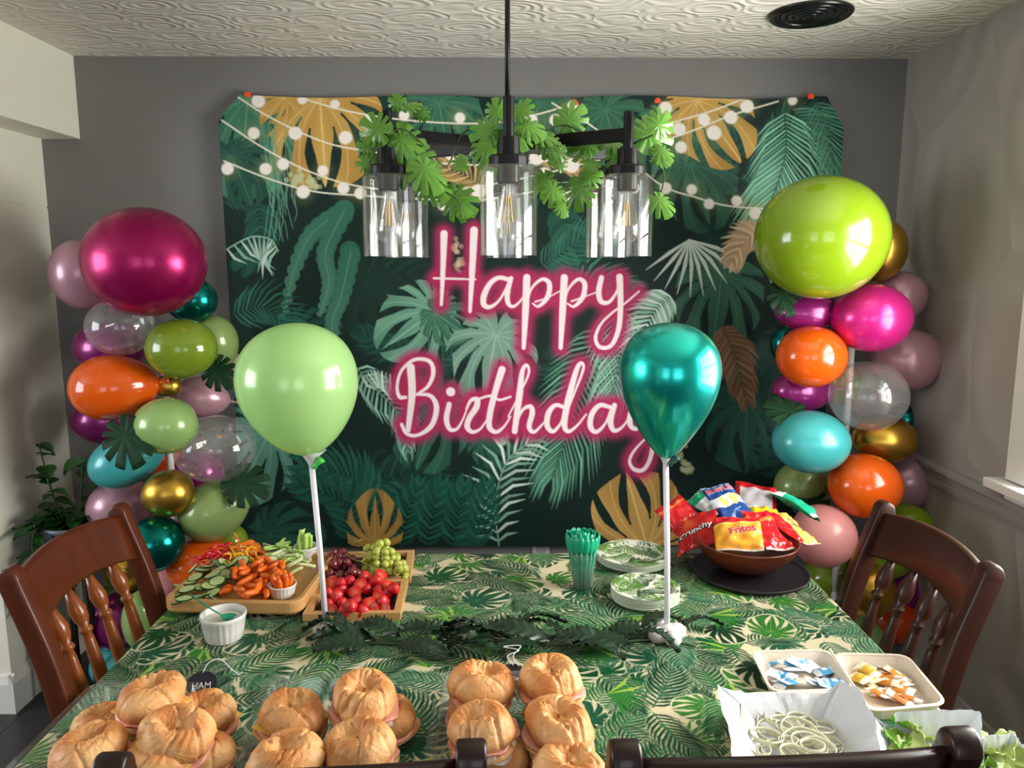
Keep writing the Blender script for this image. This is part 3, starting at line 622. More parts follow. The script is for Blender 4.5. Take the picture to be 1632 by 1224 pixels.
# ================================================================== BALLOONS
def bshape(a, b, c, taper, n=36, k=26):
    """long axis z, crown up, neck at -z; a,b lateral"""
    m = MB(); P = []
    for i in range(k+1):
        t = PI*i/k; t = min(max(t, .02), PI-.05); z = math.cos(t); r = math.sin(t)*(1+taper*z*.55)/(1+.06*taper)
        if z < 0: r *= (1-taper*.35*z*z); z *= 1+taper*.10
        for j in range(n):
            g = 2*PI*j/n; P.append((r*a*math.cos(g), r*b*math.sin(g), z*c))
    m.grid(P, k+1, n, wrap=True); m.f.append(tuple(range(n-1, -1, -1))); m.f.append(tuple(k*n+j for j in range(n))); m.f = [f[::-1] for f in m.f]; return m
def bmat(kind):
    K = {'magenta': dict(col=(158, 10, 84), rough=.30, metal=.6, coat=.15), 'hotpink': dict(col=(214, 34, 134), rough=.28, metal=.35, coat=.3), 'purple': dict(col=(134, 28, 104), rough=.25, metal=.35, coat=.3),
         'palepink': dict(col=(206, 158, 172), rough=.28, metal=.25, coat=.2, trans=.25), 'lavender': dict(col=(192, 152, 166), rough=.28, metal=.3, coat=.2, trans=.2), 'pink': dict(col=(224, 150, 146), rough=.35, coat=.3, trans=.25),
         'teal': dict(col=(14, 120, 112), rough=.20, metal=.9), 'aqua': dict(col=(70, 176, 178), rough=.30, coat=.3, metal=.1, trans=.15), 'chrome': dict(col=(20, 184, 172), rough=.24, metal=.85, coat=.3),
         'lime': dict(col=(134, 164, 26), rough=.16, coat=.5, trans=.12), 'olive': dict(col=(122, 146, 36), rough=.16, coat=.5, trans=.15), 'palegreen': dict(col=(160, 196, 118), rough=.25, coat=.4, metal=.1, trans=.2),
         'sage': dict(col=(150, 172, 104), rough=.25, coat=.4, metal=.1, trans=.25), 'lightgreen': dict(col=(198, 240, 164), rough=.22, coat=.5, metal=.08, trans=.35),
         'orange': dict(col=(236, 96, 16), rough=.16, coat=.5, trans=.2), 'redorange': dict(col=(200, 60, 14), rough=.2, coat=.5, trans=.1), 'gold': dict(col=(204, 160, 66), rough=.32, metal=.95)}
    return pm('balloon_'+kind, var=.03, scale=3, **K[kind]) if kind != 'clear' else clear('balloon_clear', haze=.06, rough=.05, edge=.5)
conf = pm('copper_confetti', (212, 140, 84), .3, metal=.8); confd = pm('dark_confetti', (40, 26, 28), .4)
def balloon(cx, cy, rx, ry, Y, kind, label, ang=None, taper=.16, group=None, confetti=None):
    p = aty(cx, cy, Y); s = m_per_px(p); a, b = rx*s, ry*s
    t = thing('balloon', label, 'balloon', p)
    if group: t['group'] = group
    if ang is None:                                   # neck turned towards the pole and the wall
        M = Matrix.Rotation(-PI/2+.35, 3, 'X') @ Matrix.Identity(3); M = Matrix.Rotation(PI/2+.25, 3, 'X')
        sh = bshape(a, b, (a+b)/2*1.06, .25)
        neck = Vector((0, 0, -(a+b)/2*1.075))
    else:                                             # ang: direction of the neck in the picture plane, degrees
        L, W = (rx, ry) if abs(math.cos(math.radians(ang))) > .7 else (ry, rx)
        L *= s; W *= s; g = math.radians(ang); d = Vector((math.cos(g), .25, math.sin(g))).normalized()
        M = d.to_track_quat('-Z', 'Y').to_matrix(); sh = bshape(W, W, L, taper); neck = Vector((0, 0, -L*(1+taper*.10)))
    V = [M@Vector(v) for v in sh.v]; sh.v = [tuple(v) for v in V]
    sh.build('skin', bmat(kind), t, smooth=True)
    k = .02*max(.6, rx/60)
    MB().lathe([(k*.7, .004), (k*.35, -.010), (k*.25, -.018), (k*.55, -.026), (k*.5, -.032), (.0, -.030)], M@neck, 12, M=M).build('knot', bmat(kind), t, smooth=True)
    if confetti:
        rr = random.Random(int(cx)); m = MB(); m2 = MB(); R = min(a, b)*.955
        for i in range(confetti):
            if kind == 'clear' and confetti > 20: g = rr.uniform(0, 2*PI); e = rr.uniform(-.75, .85)
            else: g = rr.uniform(0, 2*PI); e = rr.uniform(-1.45, -.75)
            d = Vector((math.cos(e)*math.cos(g), math.cos(e)*math.sin(g), math.sin(e))); q = d.to_track_quat('Z', 'Y').to_matrix()
            (m2 if i % 4 == 0 and confetti > 20 else m).lathe([(.0045, 0), (.0045, .0005)], d*R, 10, M=q)
        m.build('confetti', conf, t, kind='stuff')
        if m2.v: m2.build('dark_confetti', confd, t, kind='stuff')
    return t
BL = [ # left column: px, py, rx, ry, depth, colour, label, neck
 (236, 415, 93, 85, 2.66, 'magenta', 'huge pearly magenta balloon topping the left balloon column', None),
 (137, 436, 50, 56, 2.92, 'palepink', 'pale pink see-through balloon half behind the huge magenta one', None),
 (307, 477, 40, 36, 2.86, 'teal', 'teal metallic balloon peeking out lower right of the huge magenta one', None),
 (194, 519, 52, 45, 2.70, 'clear', 'clear balloon directly under the huge magenta one, copper confetti at its bottom', None),
 (180, 550, 57, 42, 2.94, 'purple', 'purple balloon behind the clear one and above the oval orange one in the left column', None),
 (292, 553, 55, 47, 2.68, 'olive', 'glossy olive green balloon in the upper left column', None),
 (342, 545, 38, 45, 2.92, 'sage', 'muted pale green balloon behind the olive green one', None),
 (182, 617, 66, 52, 2.68, 'orange', 'large oval orange balloon in the left column', 5),
 (269, 614, 21, 18, 2.76, 'gold', 'tiny gold balloon beside the oval orange one', None),
 (322, 633, 42, 32, 2.92, 'palepink', 'pearly pink balloon tapering right, under the olive green one', -12),
 (168, 665, 50, 38, 2.96, 'purple', 'purple balloon mostly hidden under the oval orange one', None),
 (266, 676, 49, 44, 2.64, 'palegreen', 'light green round balloon at the middle of the left column', None),
 (203, 732, 60, 41, 2.72, 'aqua', 'turquoise balloon with a monstera leaf across it', 25),
 (345, 712, 63, 52, 2.72, 'clear', 'clear balloon sprinkled all over with copper confetti', None),
 (262, 730, 28, 30, 2.96, 'redorange', 'dark orange balloon deep inside the left column by the white pole', None),
 (318, 752, 40, 38, 2.98, 'purple', 'purple balloon behind the confetti balloon of the left column', None),
 (270, 784, 40, 37, 2.66, 'gold', 'gold metallic balloon in the lower left column', None),
 (196, 806, 51, 47, 2.86, 'palepink', 'pale lilac pink balloon left of the lower gold one', None),
 (343, 812, 57, 47, 2.72, 'sage', 'pale green balloon tapering right, below the confetti balloon', 32),
 (248, 864, 46, 44, 2.62, 'teal', 'dark teal metallic balloon just right of the left chair post', None),
 (322, 897, 52, 40, 2.70, 'orange', 'orange balloon rising behind the vegetable tray', None),
 (366, 862, 30, 28, 2.84, 'olive', 'olive balloon behind the orange one, above the vegetable tray', None),
 (272, 928, 42, 38, 2.84, 'pink', 'pink balloon low behind the left chair post', None),
 (205, 905, 34, 40, 2.86, 'gold', 'gold balloon seen through the left chair top spindles', None),
 (185, 985, 48, 46, 2.86, 'purple', 'purple balloon seen through the lower left chair spindles', None),
 (232, 985, 30, 52, 2.78, 'palegreen', 'light green balloon low behind the left chair post', None),
 (190, 1056, 42, 34, 2.84, 'aqua', 'turquoise balloon near the floor behind the left chair', None),
 # right column
 (1304, 376, 103, 97, 2.62, 'lime', 'huge lime green balloon topping the right balloon column', None),
 (1400, 398, 40, 50, 2.86, 'gold', 'gold balloon half behind the huge lime green one', None),
 (1433, 471, 40, 40, 2.88, 'palepink', 'pearly pink balloon right of the hot pink one', None),
 (1385, 504, 63, 54, 2.68, 'hotpink', 'bright hot pink balloon under the huge lime green one', None),
 (1283, 494, 52, 31, 2.76, 'purple', 'oval magenta balloon directly beneath the huge lime green one', None),
 (1291, 566, 55, 49, 2.68, 'orange', 'orange balloon in the upper right column', None),
 (1248, 548, 22, 28, 2.92, 'teal', 'dark teal balloon peeping out left of the upper orange one', None),
 (1440, 570, 58, 50, 2.86, 'palepink', 'large pearly pink balloon nearest the right wall', None),
 (1281, 622, 54, 35, 2.80, 'purple', 'purple oval balloon between the orange and the turquoise one at right', 0),
 (1381, 628, 61, 55, 2.64, 'clear', 'clear balloon in front of the pole with orange confetti at its bottom', None),
 (1340, 610, 28, 34, 3.0, 'olive', 'olive balloon behind the pole of the right column', None),
 (1290, 701, 61, 49, 2.66, 'aqua', 'light turquoise balloon in the middle of the right column', None),
 (1407, 697, 50, 38, 2.80, 'gold', 'gold metallic balloon under the clear one at right', None),
 (1440, 668, 26, 28, 2.98, 'teal', 'dark teal balloon hidden behind the gold one at right', None),
 (1376, 771, 57, 51, 2.66, 'orange', 'orange balloon above the right chair post', None),
 (1443, 763, 49, 45, 2.88, 'lavender', 'dusky lavender balloon beside the chair rail', None),
 (1282, 770, 50, 38, 2.88, 'sage', 'olive balloon lit orange at its side, above the snack bowl', 15),
 (1310, 851, 51, 50, 2.64, 'pink', 'soft pink balloon right of the snack bowl', None),
 (1446, 840, 38, 40, 2.78, 'lime', 'lime balloon behind the right chair crest rail', None),
 (1408, 880, 44, 40, 2.82, 'lime', 'lime balloon showing under the right chair crest rail', None),
 (1384, 938, 38, 46, 2.74, 'gold', 'gold balloon seen between the right chair spindles', None),
 (1440, 930, 46, 40, 2.88, 'purple', 'purple balloon seen between the right chair spindles', None),
 (1422, 985, 40, 38, 2.84, 'redorange', 'red orange balloon low behind the right chair', None),
 (1325, 918, 46, 38, 2.94, 'olive', 'dark olive balloon under the soft pink one', None),
 (1322, 966, 40, 34, 2.90, 'teal', 'teal balloon low beside the table corner at right', None),
 (1370, 1010, 40, 38, 2.84, 'palegreen', 'pale green balloon lowest of the right column', None)]
for cx, cy, rx, ry, Y, kind, label, ang in BL:
    balloon(cx, cy, rx, ry, Y, kind, label, ang, confetti={194: 10, 345: 44, 1381: 16}.get(cx) if kind == 'clear' else None)
polem = pm('white_plastic_pole', (226, 218, 214), .4)
for (x0, y0), lab in (((262, 600), 'white pole on a round base carrying the left balloon column'), ((1352, 620), 'white pole on a round base carrying the right balloon column')):
    p = aty(x0, y0, 2.84); t = thing('balloon_stand', lab, 'stand', (p.x, 2.84, 0))
    MB().lathe([(.17, 0), (.17, .012), (.10, .03), (.03, .045), (.02, .06)], n=32).build('base', polem, t, smooth=True)
    for k in range(4): MB().lathe([(.0135, .05+.33*k), (.0135, .375+.33*k), (.010, .376+.33*k), (.010, .38+.33*k)], n=14).build('pole_section', polem, t, smooth=True)
# balloons on sticks
def stick_balloon(name, base, foot, top, cx, cy, rx, ry, kind, label, taper):
    b = atz(foot[0], foot[1], T0); Y = b.y; p = aty(cx, cy, Y); s = m_per_px(p); q = aty(top[0], top[1], Y)
    t = thing('balloon_on_stick', label, 'balloon', b)
    sh = bshape(rx*s, rx*s, ry*s, taper, 48, 34); c = p-b; d = (q-b-c).normalized()
    M = d.to_track_quat('-Z', 'Y').to_matrix(); sh.v = [tuple(c+M@Vector(v)) for v in sh.v]; sk = sh.build('skin', bmat(kind), t, smooth=True)
    tip = q-b; sm = pm('white_stick', (232, 228, 234), .35)
    MB().tube([(0, 0, .002), tip*.5+Vector((.002, 0, 0)), tip], .0068, 12).build('stick', sm, t, smooth=True)
    MB().lathe([(.006, -.012), (.007, 0), (.011, .010), (.020, .024), (.034, .036), (.033, .037), (.019, .027), (.008, .012), (.006, -.01)], tip, 20).build('cup', clear('frosted_cup', haze=.45, rough=.1), t, smooth=True)
    MB().lathe([(.012, .018), (.007, .008), (.005, 0), (.008, -.008), (.0, -.010)], tip+Vector((.012, -.006, .004)), 12, M=Matrix.Rotation(.7, 3, 'Y')).build('knot', pm('knot_'+kind, (70, 190, 70) if kind == 'lightgreen' else (8, 70, 64), .3), t, smooth=True)
    return t, b, tip
t, b, tip = stick_balloon('', 0, (520, 1007), (497, 742), 476, 620, 95.5, 105, 'lightgreen', 'big light green balloon on a white stick by the fruit trays', .26)
MB().lathe([(.020, 0), (.024, .004), (.022, .010), (.010, .013), (.006, .02)], n=20, sx=1.3).build('base', pm('white_base', (226, 222, 226), .4), t, smooth=True)
t, b, tip = stick_balloon('', 0, (1063, 1018), (1061, 738), 1066, 621, 79.5, 107, 'chrome', 'shiny teal balloon on a white stick with a white cross foot', .62)
m = MB()
for a in (.35, .35+PI/2, .35+PI, .35+3*PI/2):
    m.lathe([(.0, .034), (.012, .031), (.018, .024), (.019, .010), (.015, 0), (0, 0)], (math.cos(a)*.024, math.sin(a)*.024, 0), 16, sx=1+.35*abs(math.cos(a)), sy=1+.35*abs(math.sin(a)))
m.lathe([(.012, 0), (.016, .03), (.008, .040)], n=14)
m.build('foot', pm('white_base', (226, 222, 226), .4), t, smooth=True)

# leaves -------------------------------------------------------------
def split_leaf_mb(R, slits=5, bend=.25, cup=.1, seed=0, N=150, deep=.62):
    """monstera leaf with real cuts, stalk joint at origin, tip along +x"""
    rr = random.Random(seed); rings = (.0, .22, .42, .62, .8, 1.0); P = []; m = MB()
    cuts = [sd*(.36+.50*k+rr.uniform(-.04, .04)) for sd in (-1, 1) for k in range(slits)]
    for f in rings:
        for i in range(N):
            ph = -PI+2*PI*(i+.5)/N; a = abs(ph)
            out = .76+.20*math.cos(a)+.04*math.cos(2*a); out *= max(.15, min(1, (PI-a)/.25))**.5
            d = min(abs(ph-c) for c in cuts); cut = max(0, 1-d/.085)
            r = min(R*out*f, R*out*(1-deep*cut**.7)); ph2 = ph
            x = r*math.cos(ph2); y = r*math.sin(ph2)*.95
            z = -bend*(x*x)/R*.6-cup*y*y/R*1.5+.012*R*math.sin(9*ph)*f*2
            P.append((x, y, z))
    m.grid(P, len(rings), N, wrap=True); return m
dleaf = pm('dark_green_leaf', (22, 54, 30), .55, var=.25, scale=20, spec=.2); vleaf = pm('bright_green_leaf', (128, 184, 46), .38, var=.3, scale=25, coat=.2, alt=(54, 118, 34)); stemm = pm('green_stem', (52, 78, 34), .5)
def cluster_leaf(px, py, Y, rpx, ang, label, tilt=.3):
    p = aty(px, py, Y); R = rpx*m_per_px(p)
    t = thing('monstera_leaf', label, 'leaf', p, rot=(PI/2-tilt, 0, 0)); g = math.radians(ang)
    m = split_leaf_mb(R*1.1, seed=int(px), bend=.12, cup=.03, deep=.55); Rm = Matrix.Rotation(g, 3, 'Z'); m.v = [tuple(Rm@Vector(v)) for v in m.v]
    m.build('blade', dleaf, t, smooth=True, solid=.001)
    MB().tube([(0, 0, 0), tuple(Rm@Vector((-R*.5, 0, -.02)))], .0025, 6).build('stalk', stemm, t)
cluster_leaf(198, 694, 2.55, 52, -62, 'dark monstera leaf lying across the turquoise balloon at left')
cluster_leaf(344, 588, 2.80, 36, -50, 'dark split leaf hanging below the olive green balloon')
cluster_leaf(382, 770, 2.66, 46, -20, 'dark leaf sprig over the pale green balloon by the backdrop', .5)
cluster_leaf(1247, 468, 2.70, 36, -70, 'dark spiky leaf tucked under the huge lime balloon', .4)
cluster_leaf(1262, 656, 2.68, 44, 150, 'dark palm leaf above the light turquoise balloon', .9)
cluster_leaf(1300, 800, 2.78, 36, 200, 'dark leaf between the olive and the soft pink balloon', .6)

# ================================================================== POTTED PLANT
p = aty(118, 838, 2.82)
st = thing('plant_stand', 'dark plant stand in the back left corner behind the left chair', 'stand', (p.x, 2.82, 0))
zs = p.z-.13
MB().box((0, 0, zs-.012), (.20, .20, .024)).build('top', blk, st, bevel=.003)
for sx in (-1, 1):
    for sy in (-1, 1): MB().box((sx*.085, sy*.085, (zs-.024)/2), (.018, .018, zs-.024)).build('leg', blk, st)
pp = thing('potted_plant', 'trailing leafy green plant in a grey pot in the back left corner', 'plant', (p.x, 2.82, zs))
MB().lathe([(.072, 0), (.076, .004), (.112, .13), (.118, .135), (.118, .150), (.108, .150), (.10, .12), (.0, .118)], n=36).build('pot', pm('grey_ceramic', (92, 98, 112), .35), pp, smooth=True)
MB().lathe([(.098, .121), (.05, .128), (0, .13)], n=24).build('soil', pm('soil', (34, 26, 20), .9, bump=.5), pp)
rr = random.Random(5)
def heart_leaf(m, p, d, L, up=Vector((0, 0, 1))):
    d = d.normalized(); s_ = d.cross(up).normalized(); n_ = s_.cross(d); P = []
    for f, w_ in ((0, .12), (.08, .36), (.28, .46), (.55, .36), (.8, .17), (1, .01)):
        for g in (-1, -.5, 0, .5, 1): P.append(p+d*L*f+s_*w_*L*g+n_*(abs(g)*.12*L-f*f*.25*L))
    m.grid(P, 6, 5)
pleaf = pm('dark_plant_leaf', (40, 78, 36), .35, var=.3, scale=30, coat=.15)
for k in range(13):
    a = rr.uniform(0, 2*PI); tall = k < 4; h = (.34, .28, .22, .16)[k] if tall else rr.uniform(.05, .14)
    pts = [Vector((.03*math.cos(a), .03*math.sin(a), .12)), Vector((.07*math.cos(a), .07*math.sin(a), .12+h*.6)), Vector((.09*math.cos(a), .09*math.sin(a), .12+h)) if tall else Vector((.15*math.cos(a), .13*math.sin(a), .10+h*.4))]
    if not tall: pts.append(Vector((.16*math.cos(a), .15*math.sin(a), -.03-rr.uniform(0, .15))))
    pts = [Vector((max(v.x, XL+.10-p.x), v.y, v.z)) for v in pts]; q = spline([tuple(v) for v in pts], 6); MB().tube(q, .0028, 6).build('stem', stemm, pp, smooth=True)
    for i in range(2, len(q), 2):
        b = rr.uniform(0, 2*PI); m = MB(); heart_leaf(m, Vector(q[i]), Vector((math.cos(b), math.sin(b)-.3, rr.uniform(-.5, .4))), rr.uniform(.06, .09))
        m.build('leaf', pleaf, pp, smooth=True)

# ================================================================== CHANDELIER
bk = pm('black_metal', (26, 25, 26), .35, metal=.6, var=.1); glassm = clear('lamp_glass', haze=.0, rough=.02, gl=1.0, edge=.35)
CX, CY, CR = aty(809, 300, 1.985).x, 1.985, .318
cl = thing('chandelier', 'black six-armed chandelier with clear glass cylinder shades hanging over the table', 'chandelier', (CX, CY, CZ))
z = lambda h: h-CZ
MB().lathe([(.065, 0), (.065, -.018), (.055, -.026), (.02, -.03)], n=32).build('ceiling_canopy', bk, cl, smooth=True)
MB().lathe([(.0065, -.03), (.0065, z(2.0))], n=12).build('rod', bk, cl, smooth=True)
MB().lathe([(.0115, z(2.03)), (.0115, z(1.90)), (.03, z(1.90)), (.03, z(1.955)), (.0115, z(1.965))][::-1], n=20).build('hub', bk, cl, smooth=True)
glassn = [(.0605, 1.660), (.0605, 1.662), (.0605, 1.838), (.059, 1.843), (.052, 1.845), (.035, 1.845), (.035, 1.842), (.050, 1.842), (.0575, 1.838), (.0580, 1.662), (.0605, 1.660)]
for k in range(6):
    a = -PI/2+k*PI/3; x, y = CR*math.cos(a), CR*math.sin(a); c = (x, y, 0)
    ca, sa = math.cos(a), math.sin(a)
    ar = MB().box((x/2, y/2, z(1.935)), (CR, .018, .030), rz=a).build('arm', bk, cl, bevel=.002)
    st_ = MB().lathe([(.0115, z(1.985)), (.0115, z(1.905)), (.0235, z(1.903)), (.0245, z(1.868)), (.040, z(1.866)), (.042, z(1.862)), (.042, z(1.846)), (.0, z(1.845))], c, 24).build('lamp_holder', bk, cl, smooth=False)
    MB().lathe([(.0, z(1.986)), (.0115, z(1.985))], c, 16).build('finial', bk, st_)
    MB().lathe([(.024, z(1.845)), (.024, z(1.812)), (.020, z(1.808)), (0, z(1.808))], c, 20).build('socket', bk, cl, smooth=False)
    MB().lathe([(r, z(h)) for r, h in glassn], c, 40).build('shade', glassm, cl, smooth=True)
    bu = MB().lathe([(.013, z(1.812)), (.014, z(1.800)), (.018, z(1.780)), (.026, z(1.750)), (.0315, z(1.728)), (.031, z(1.712)), (.024, z(1.698)), (.010, z(1.690)), (0, z(1.689))], c, 28).build('bulb', clear('bulb_glass', haze=.04, rough=.03, edge=.35), cl, smooth=True)
    MB().lathe([(.004, z(1.81)), (.005, z(1.785)), (.002, z(1.78))], c, 8).build('glass_stem', clear('stem_glass', haze=.3), bu, smooth=True)
    m = MB()
    for j in range(4):
        b = j*PI/2; m.tube([(x+.004*math.cos(b), y+.004*math.sin(b), z(1.785)), (x+.009*math.cos(b), y+.009*math.sin(b), z(1.730))], .0011, 6)
    m.build('filament', pm('filament_yellow', (236, 190, 92), .5), bu)
# leafy vine over the arms
vine = thing('leaf_garland', 'bright green artificial monstera leaf vine draped over the chandelier arms', 'garland', (CX, CY, 1.95))
O = Vector((CX, CY, 1.95))
def V3(px, py, Y): return aty(px, py, Y)-O
vp = [(588, 262, 1.80), (606, 228, 1.80), (640, 205, 1.80), (680, 235, 1.84), (712, 265, 1.92), (735, 215, 1.9), (775, 200, 1.86), (790, 235, 1.75), (820, 190, 1.8), (865, 205, 1.88), (905, 200, 1.9), (945, 225, 1.9), (985, 235, 1.88), (1025, 222, 1.82), (1050, 210, 1.80)]
MB().tube(spline([tuple(V3(*q)) for q in vp], 6), .0022, 6).build('vine', stemm, vine, smooth=True)
vp2 = [(660, 240, 1.78), (690, 290, 1.8), (722, 312, 1.82), (735, 330, 1.82)]; vp3 = [(850, 270, 1.9), (880, 290, 1.95), (925, 285, 2.0), (960, 255, 1.95), (1000, 235, 1.9)]; vp4 = [(895, 290, 1.95), (893, 315, 1.93), (895, 332, 1.93)]; vp5 = [(1046, 225, 1.85), (1058, 280, 1.95), (1050, 320, 2.05)]
for q_ in (vp2, vp3, vp4, vp5): MB().tube(spline([tuple(V3(*q)) for q in q_], 5), .0018, 6).build('vine', stemm, vine, smooth=True)
lv = [(603, 208, 34, 150), (590, 258, 22, 185), (588, 232, 20, 170), (640, 222, 44, -60), (656, 250, 48, -80), (676, 268, 40, -50), (684, 296, 34, -40), (722, 316, 38, -35), (735, 262, 18, 90), (650, 168, 20, 20), (636, 163, 18, 160), (668, 180, 16, -30), (792, 180, 24, 100), (780, 208, 30, 200), (776, 232, 34, -100), (783, 262, 24, -90), (828, 178, 24, 60), (840, 200, 30, -20), (822, 214, 30, -60), (858, 214, 28, -10), (872, 226, 26, -70), (905, 192, 34, 40), (890, 240, 22, -120), (935, 232, 30, 200), (975, 228, 36, -20), (985, 246, 28, -70), (1034, 214, 44, 30), (1050, 200, 30, 50), (1052, 240, 24, -40), (1048, 254, 20, -10), (868, 288, 30, 200), (880, 302, 28, -60), (896, 328, 18, -80), (922, 300, 32, -90), (938, 282, 24, 20), (1050, 318, 30, -60), (735, 330, 20, -50), (945, 262, 20, 140), (893, 264, 16, 60)]
rr = random.Random(9); protos = [split_leaf_mb(1.0, slits=4, bend=.45, cup=.35, seed=i, N=72, deep=.62) for i in range(3)]; pmesh = []
for i, q in enumerate(protos):
    me = bpy.data.meshes.new('leaf'); me.from_pydata(q.v, [], q.f); me.polygons.foreach_set('use_smooth', [True]*len(me.polygons)); me.materials.append(vleaf); pmesh.append(me)
for i, (px, py, r, an) in enumerate(lv):
    Y = (1.80 if px < 700 else 1.86 if px < 1000 else 1.82)+rr.uniform(-.05, .05)
    if 770 < px < 850: Y = 1.80
    q = V3(px, py, Y); R = r*m_per_px(q+O)*1.15
    o = put('leaf', pmesh[i % 3], vine); o.location = q; g = math.radians(an)
    o.rotation_euler = (Matrix.Rotation(PI/2-rr.uniform(.1, .8), 3, 'X')@Matrix.Rotation(g, 3, 'Z')@Matrix.Rotation(rr.uniform(-.5, .5), 3, 'X')).to_euler(); o.scale = (R, R, R)

# ================================================================== VEGETABLE TRAY
bam = wood('bamboo', (188, 138, 84), (214, 168, 112), .42, .15, (1.5, 22, 22), 3)
bamr = wood('bamboo_floor', (176, 124, 74), (200, 150, 96), .42, .15, (1.5, 22, 22), 3)
def rrect(hx, hy, r, n=6):
    out = []
    for cx, cy, a0 in ((hx-r, hy-r, 0), (-hx+r, hy-r, PI/2), (-hx+r, -hy+r, PI), (hx-r, -hy+r, 3*PI/2)):
        for i in range(n+1):
            a = a0+PI/2*i/n; out.append((cx+r*math.cos(a), cy+r*math.sin(a)))
    return out
def loops(m, L):      # list of (outline, z): skin consecutive loops, cap the ends
    P = [(x, y, z_) for o, z_ in L for x, y in o]; n = len(L[0][0]); m.grid(P, len(L), n, wrap=True)
    k = len(m.v)-n; m.f.append(tuple(range(k, k+n))); b = len(m.v)-len(P); m.f.append(tuple(range(b+n-1, b-1, -1))); return m
cl_, cr_ = atz(262, 986, T0), atz(482, 978, T0); trz = -.06
tc = Vector((-.675, 2.00, T0)); THX, THY = .178, .172
vt = thing('serving_board', 'deep bamboo tray with rounded corners full of cut vegetables', 'tray', tc, trz)
m = MB(); L = [(rrect(THX-.004, THY-.004, .032), .012), (rrect(THX, THY, .035), .018), (rrect(THX, THY, .035), .043), (rrect(THX-.003, THY-.003, .033), .046), (rrect(THX-.013, THY-.013, .026), .046), (rrect(THX-.016, THY-.016, .024), .043), (rrect(THX-.016, THY-.016, .024), .026)]
loops(m, L).build('tray_body', bam, vt)
MB().box((0, 0, .0255), (THX*2-.06, THY*2-.06, .002)).build('tray_floor', bamr, vt)
for sx in (-1, 1):
    for sy in (-1, 1): MB().box((sx*(THX-.045), sy*(THY-.05), .007), (.05, .05, .014)).build('foot', bam, vt, bevel=.003)
VZ = T0+.0275
RR = random.Random(21)
def rrot(r=1.0): return (RR.uniform(-r, r), RR.uniform(-r, r), RR.uniform(0, 2*PI))
def scatter(poly, n, mind, z0, dz, seed=0):
    """points inside a photo-pixel polygon, higher ones on top of the lower"""
    rr = random.Random(seed); xs = [p[0] for p in poly]; ys = [p[1] for p in poly]; pts = []; tries = 0
    while len(pts) < n and tries < 6000:
        tries += 1; lay = len(pts)*3//n if dz else 0; x = rr.uniform(min(xs), max(xs)); y = rr.uniform(min(ys), max(ys)); ins = False; j = len(poly)-1
        for i in range(len(poly)):
            if (poly[i][1] > y) != (poly[j][1] > y) and x < (poly[j][0]-poly[i][0])*(y-poly[i][1])/(poly[j][1]-poly[i][1])+poly[i][0]: ins = not ins
            j = i
        if not ins: continue
        p = atz(x, y, z0+dz*lay)
        if all((p-q).length > mind for q in pts): pts.append(p)
    return pts
# cucumber slices
def disc_print(name, r, h, rings, mat, n=26):
    me = bpy.data.meshes.new(name); v = []; f = []; cols = []
    for s_, z_ in ((1, h/2), (-1, -h/2)):
        for rad, col in rings:
            for j in range(n): v.append((rad*r*math.cos(2*PI*j/n), rad*r*math.sin(2*PI*j/n), z_)); cols.append(col)
    K = len(rings)
    for b in (0, K*n):
        for i in range(K-1):
            for j in range(n):
                q = (b+i*n+j, b+i*n+(j+1) % n, b+(i+1)*n+(j+1) % n, b+(i+1)*n+j); f.append(q if b == 0 else q[::-1])
    for j in range(n): f.append(((K-1)*n+j, (K-1)*n+(j+1) % n, 2*K*n-n+(j+1) % n, 2*K*n-n+j))
    me.from_pydata(v, [], f); at = me.color_attributes.new('print', 'FLOAT_COLOR', 'POINT'); at.data.foreach_set('color', np.array([S(*c) for c in cols], np.float32).reshape(-1)); me.materials.append(mat); return me
cuc = disc_print('cucumber_slice', .021, .0035, [(.02, (196, 206, 150)), (.30, (200, 210, 152)), (.45, (178, 194, 124)), (.62, (206, 216, 168)), (.86, (190, 208, 140)), (.93, (120, 160, 80)), (.97, (34, 78, 34)), (1.0, (28, 66, 28))], printed('cucumber', .3))
cs = [(291, 958, 3), (295, 943, 2), (308, 924, 2), (283, 964, 0), (336, 920, 5), (343, 930, 3), (346, 912, 5), (332, 937, 2), (318, 940, 1), (322, 952, 0), (335, 950, 1), (312, 955, 0), (300, 932, 1), (286, 938, 0), (278, 950, 0), (352, 925, 1), (320, 912, 1), (328, 905, 2), (356, 902, 3), (345, 903, 2), (366, 903, 4), (374, 901, 4), (382, 900, 5), (362, 908, 2), (352, 917, 1), (305, 910, 0), (340, 958, 0)]
for k, (x, y, l) in enumerate(cs):
    o = put('cucumber_slice', cuc); o.location = atz(x+3, y-4, VZ+.012+.0055*l); t_ = RR.uniform(.05, .28) if k < 18 else RR.uniform(.5, .8)
    o.rotation_euler = (t_, RR.uniform(-.3, .1), RR.uniform(0, 6)); o.scale = (1.0+RR.uniform(-.1, .12),)*3
    tag(o, 'round cucumber slice in the overlapping pile at the left of the vegetable tray', 'cucumber', 'cucumber slices on the vegetable tray')
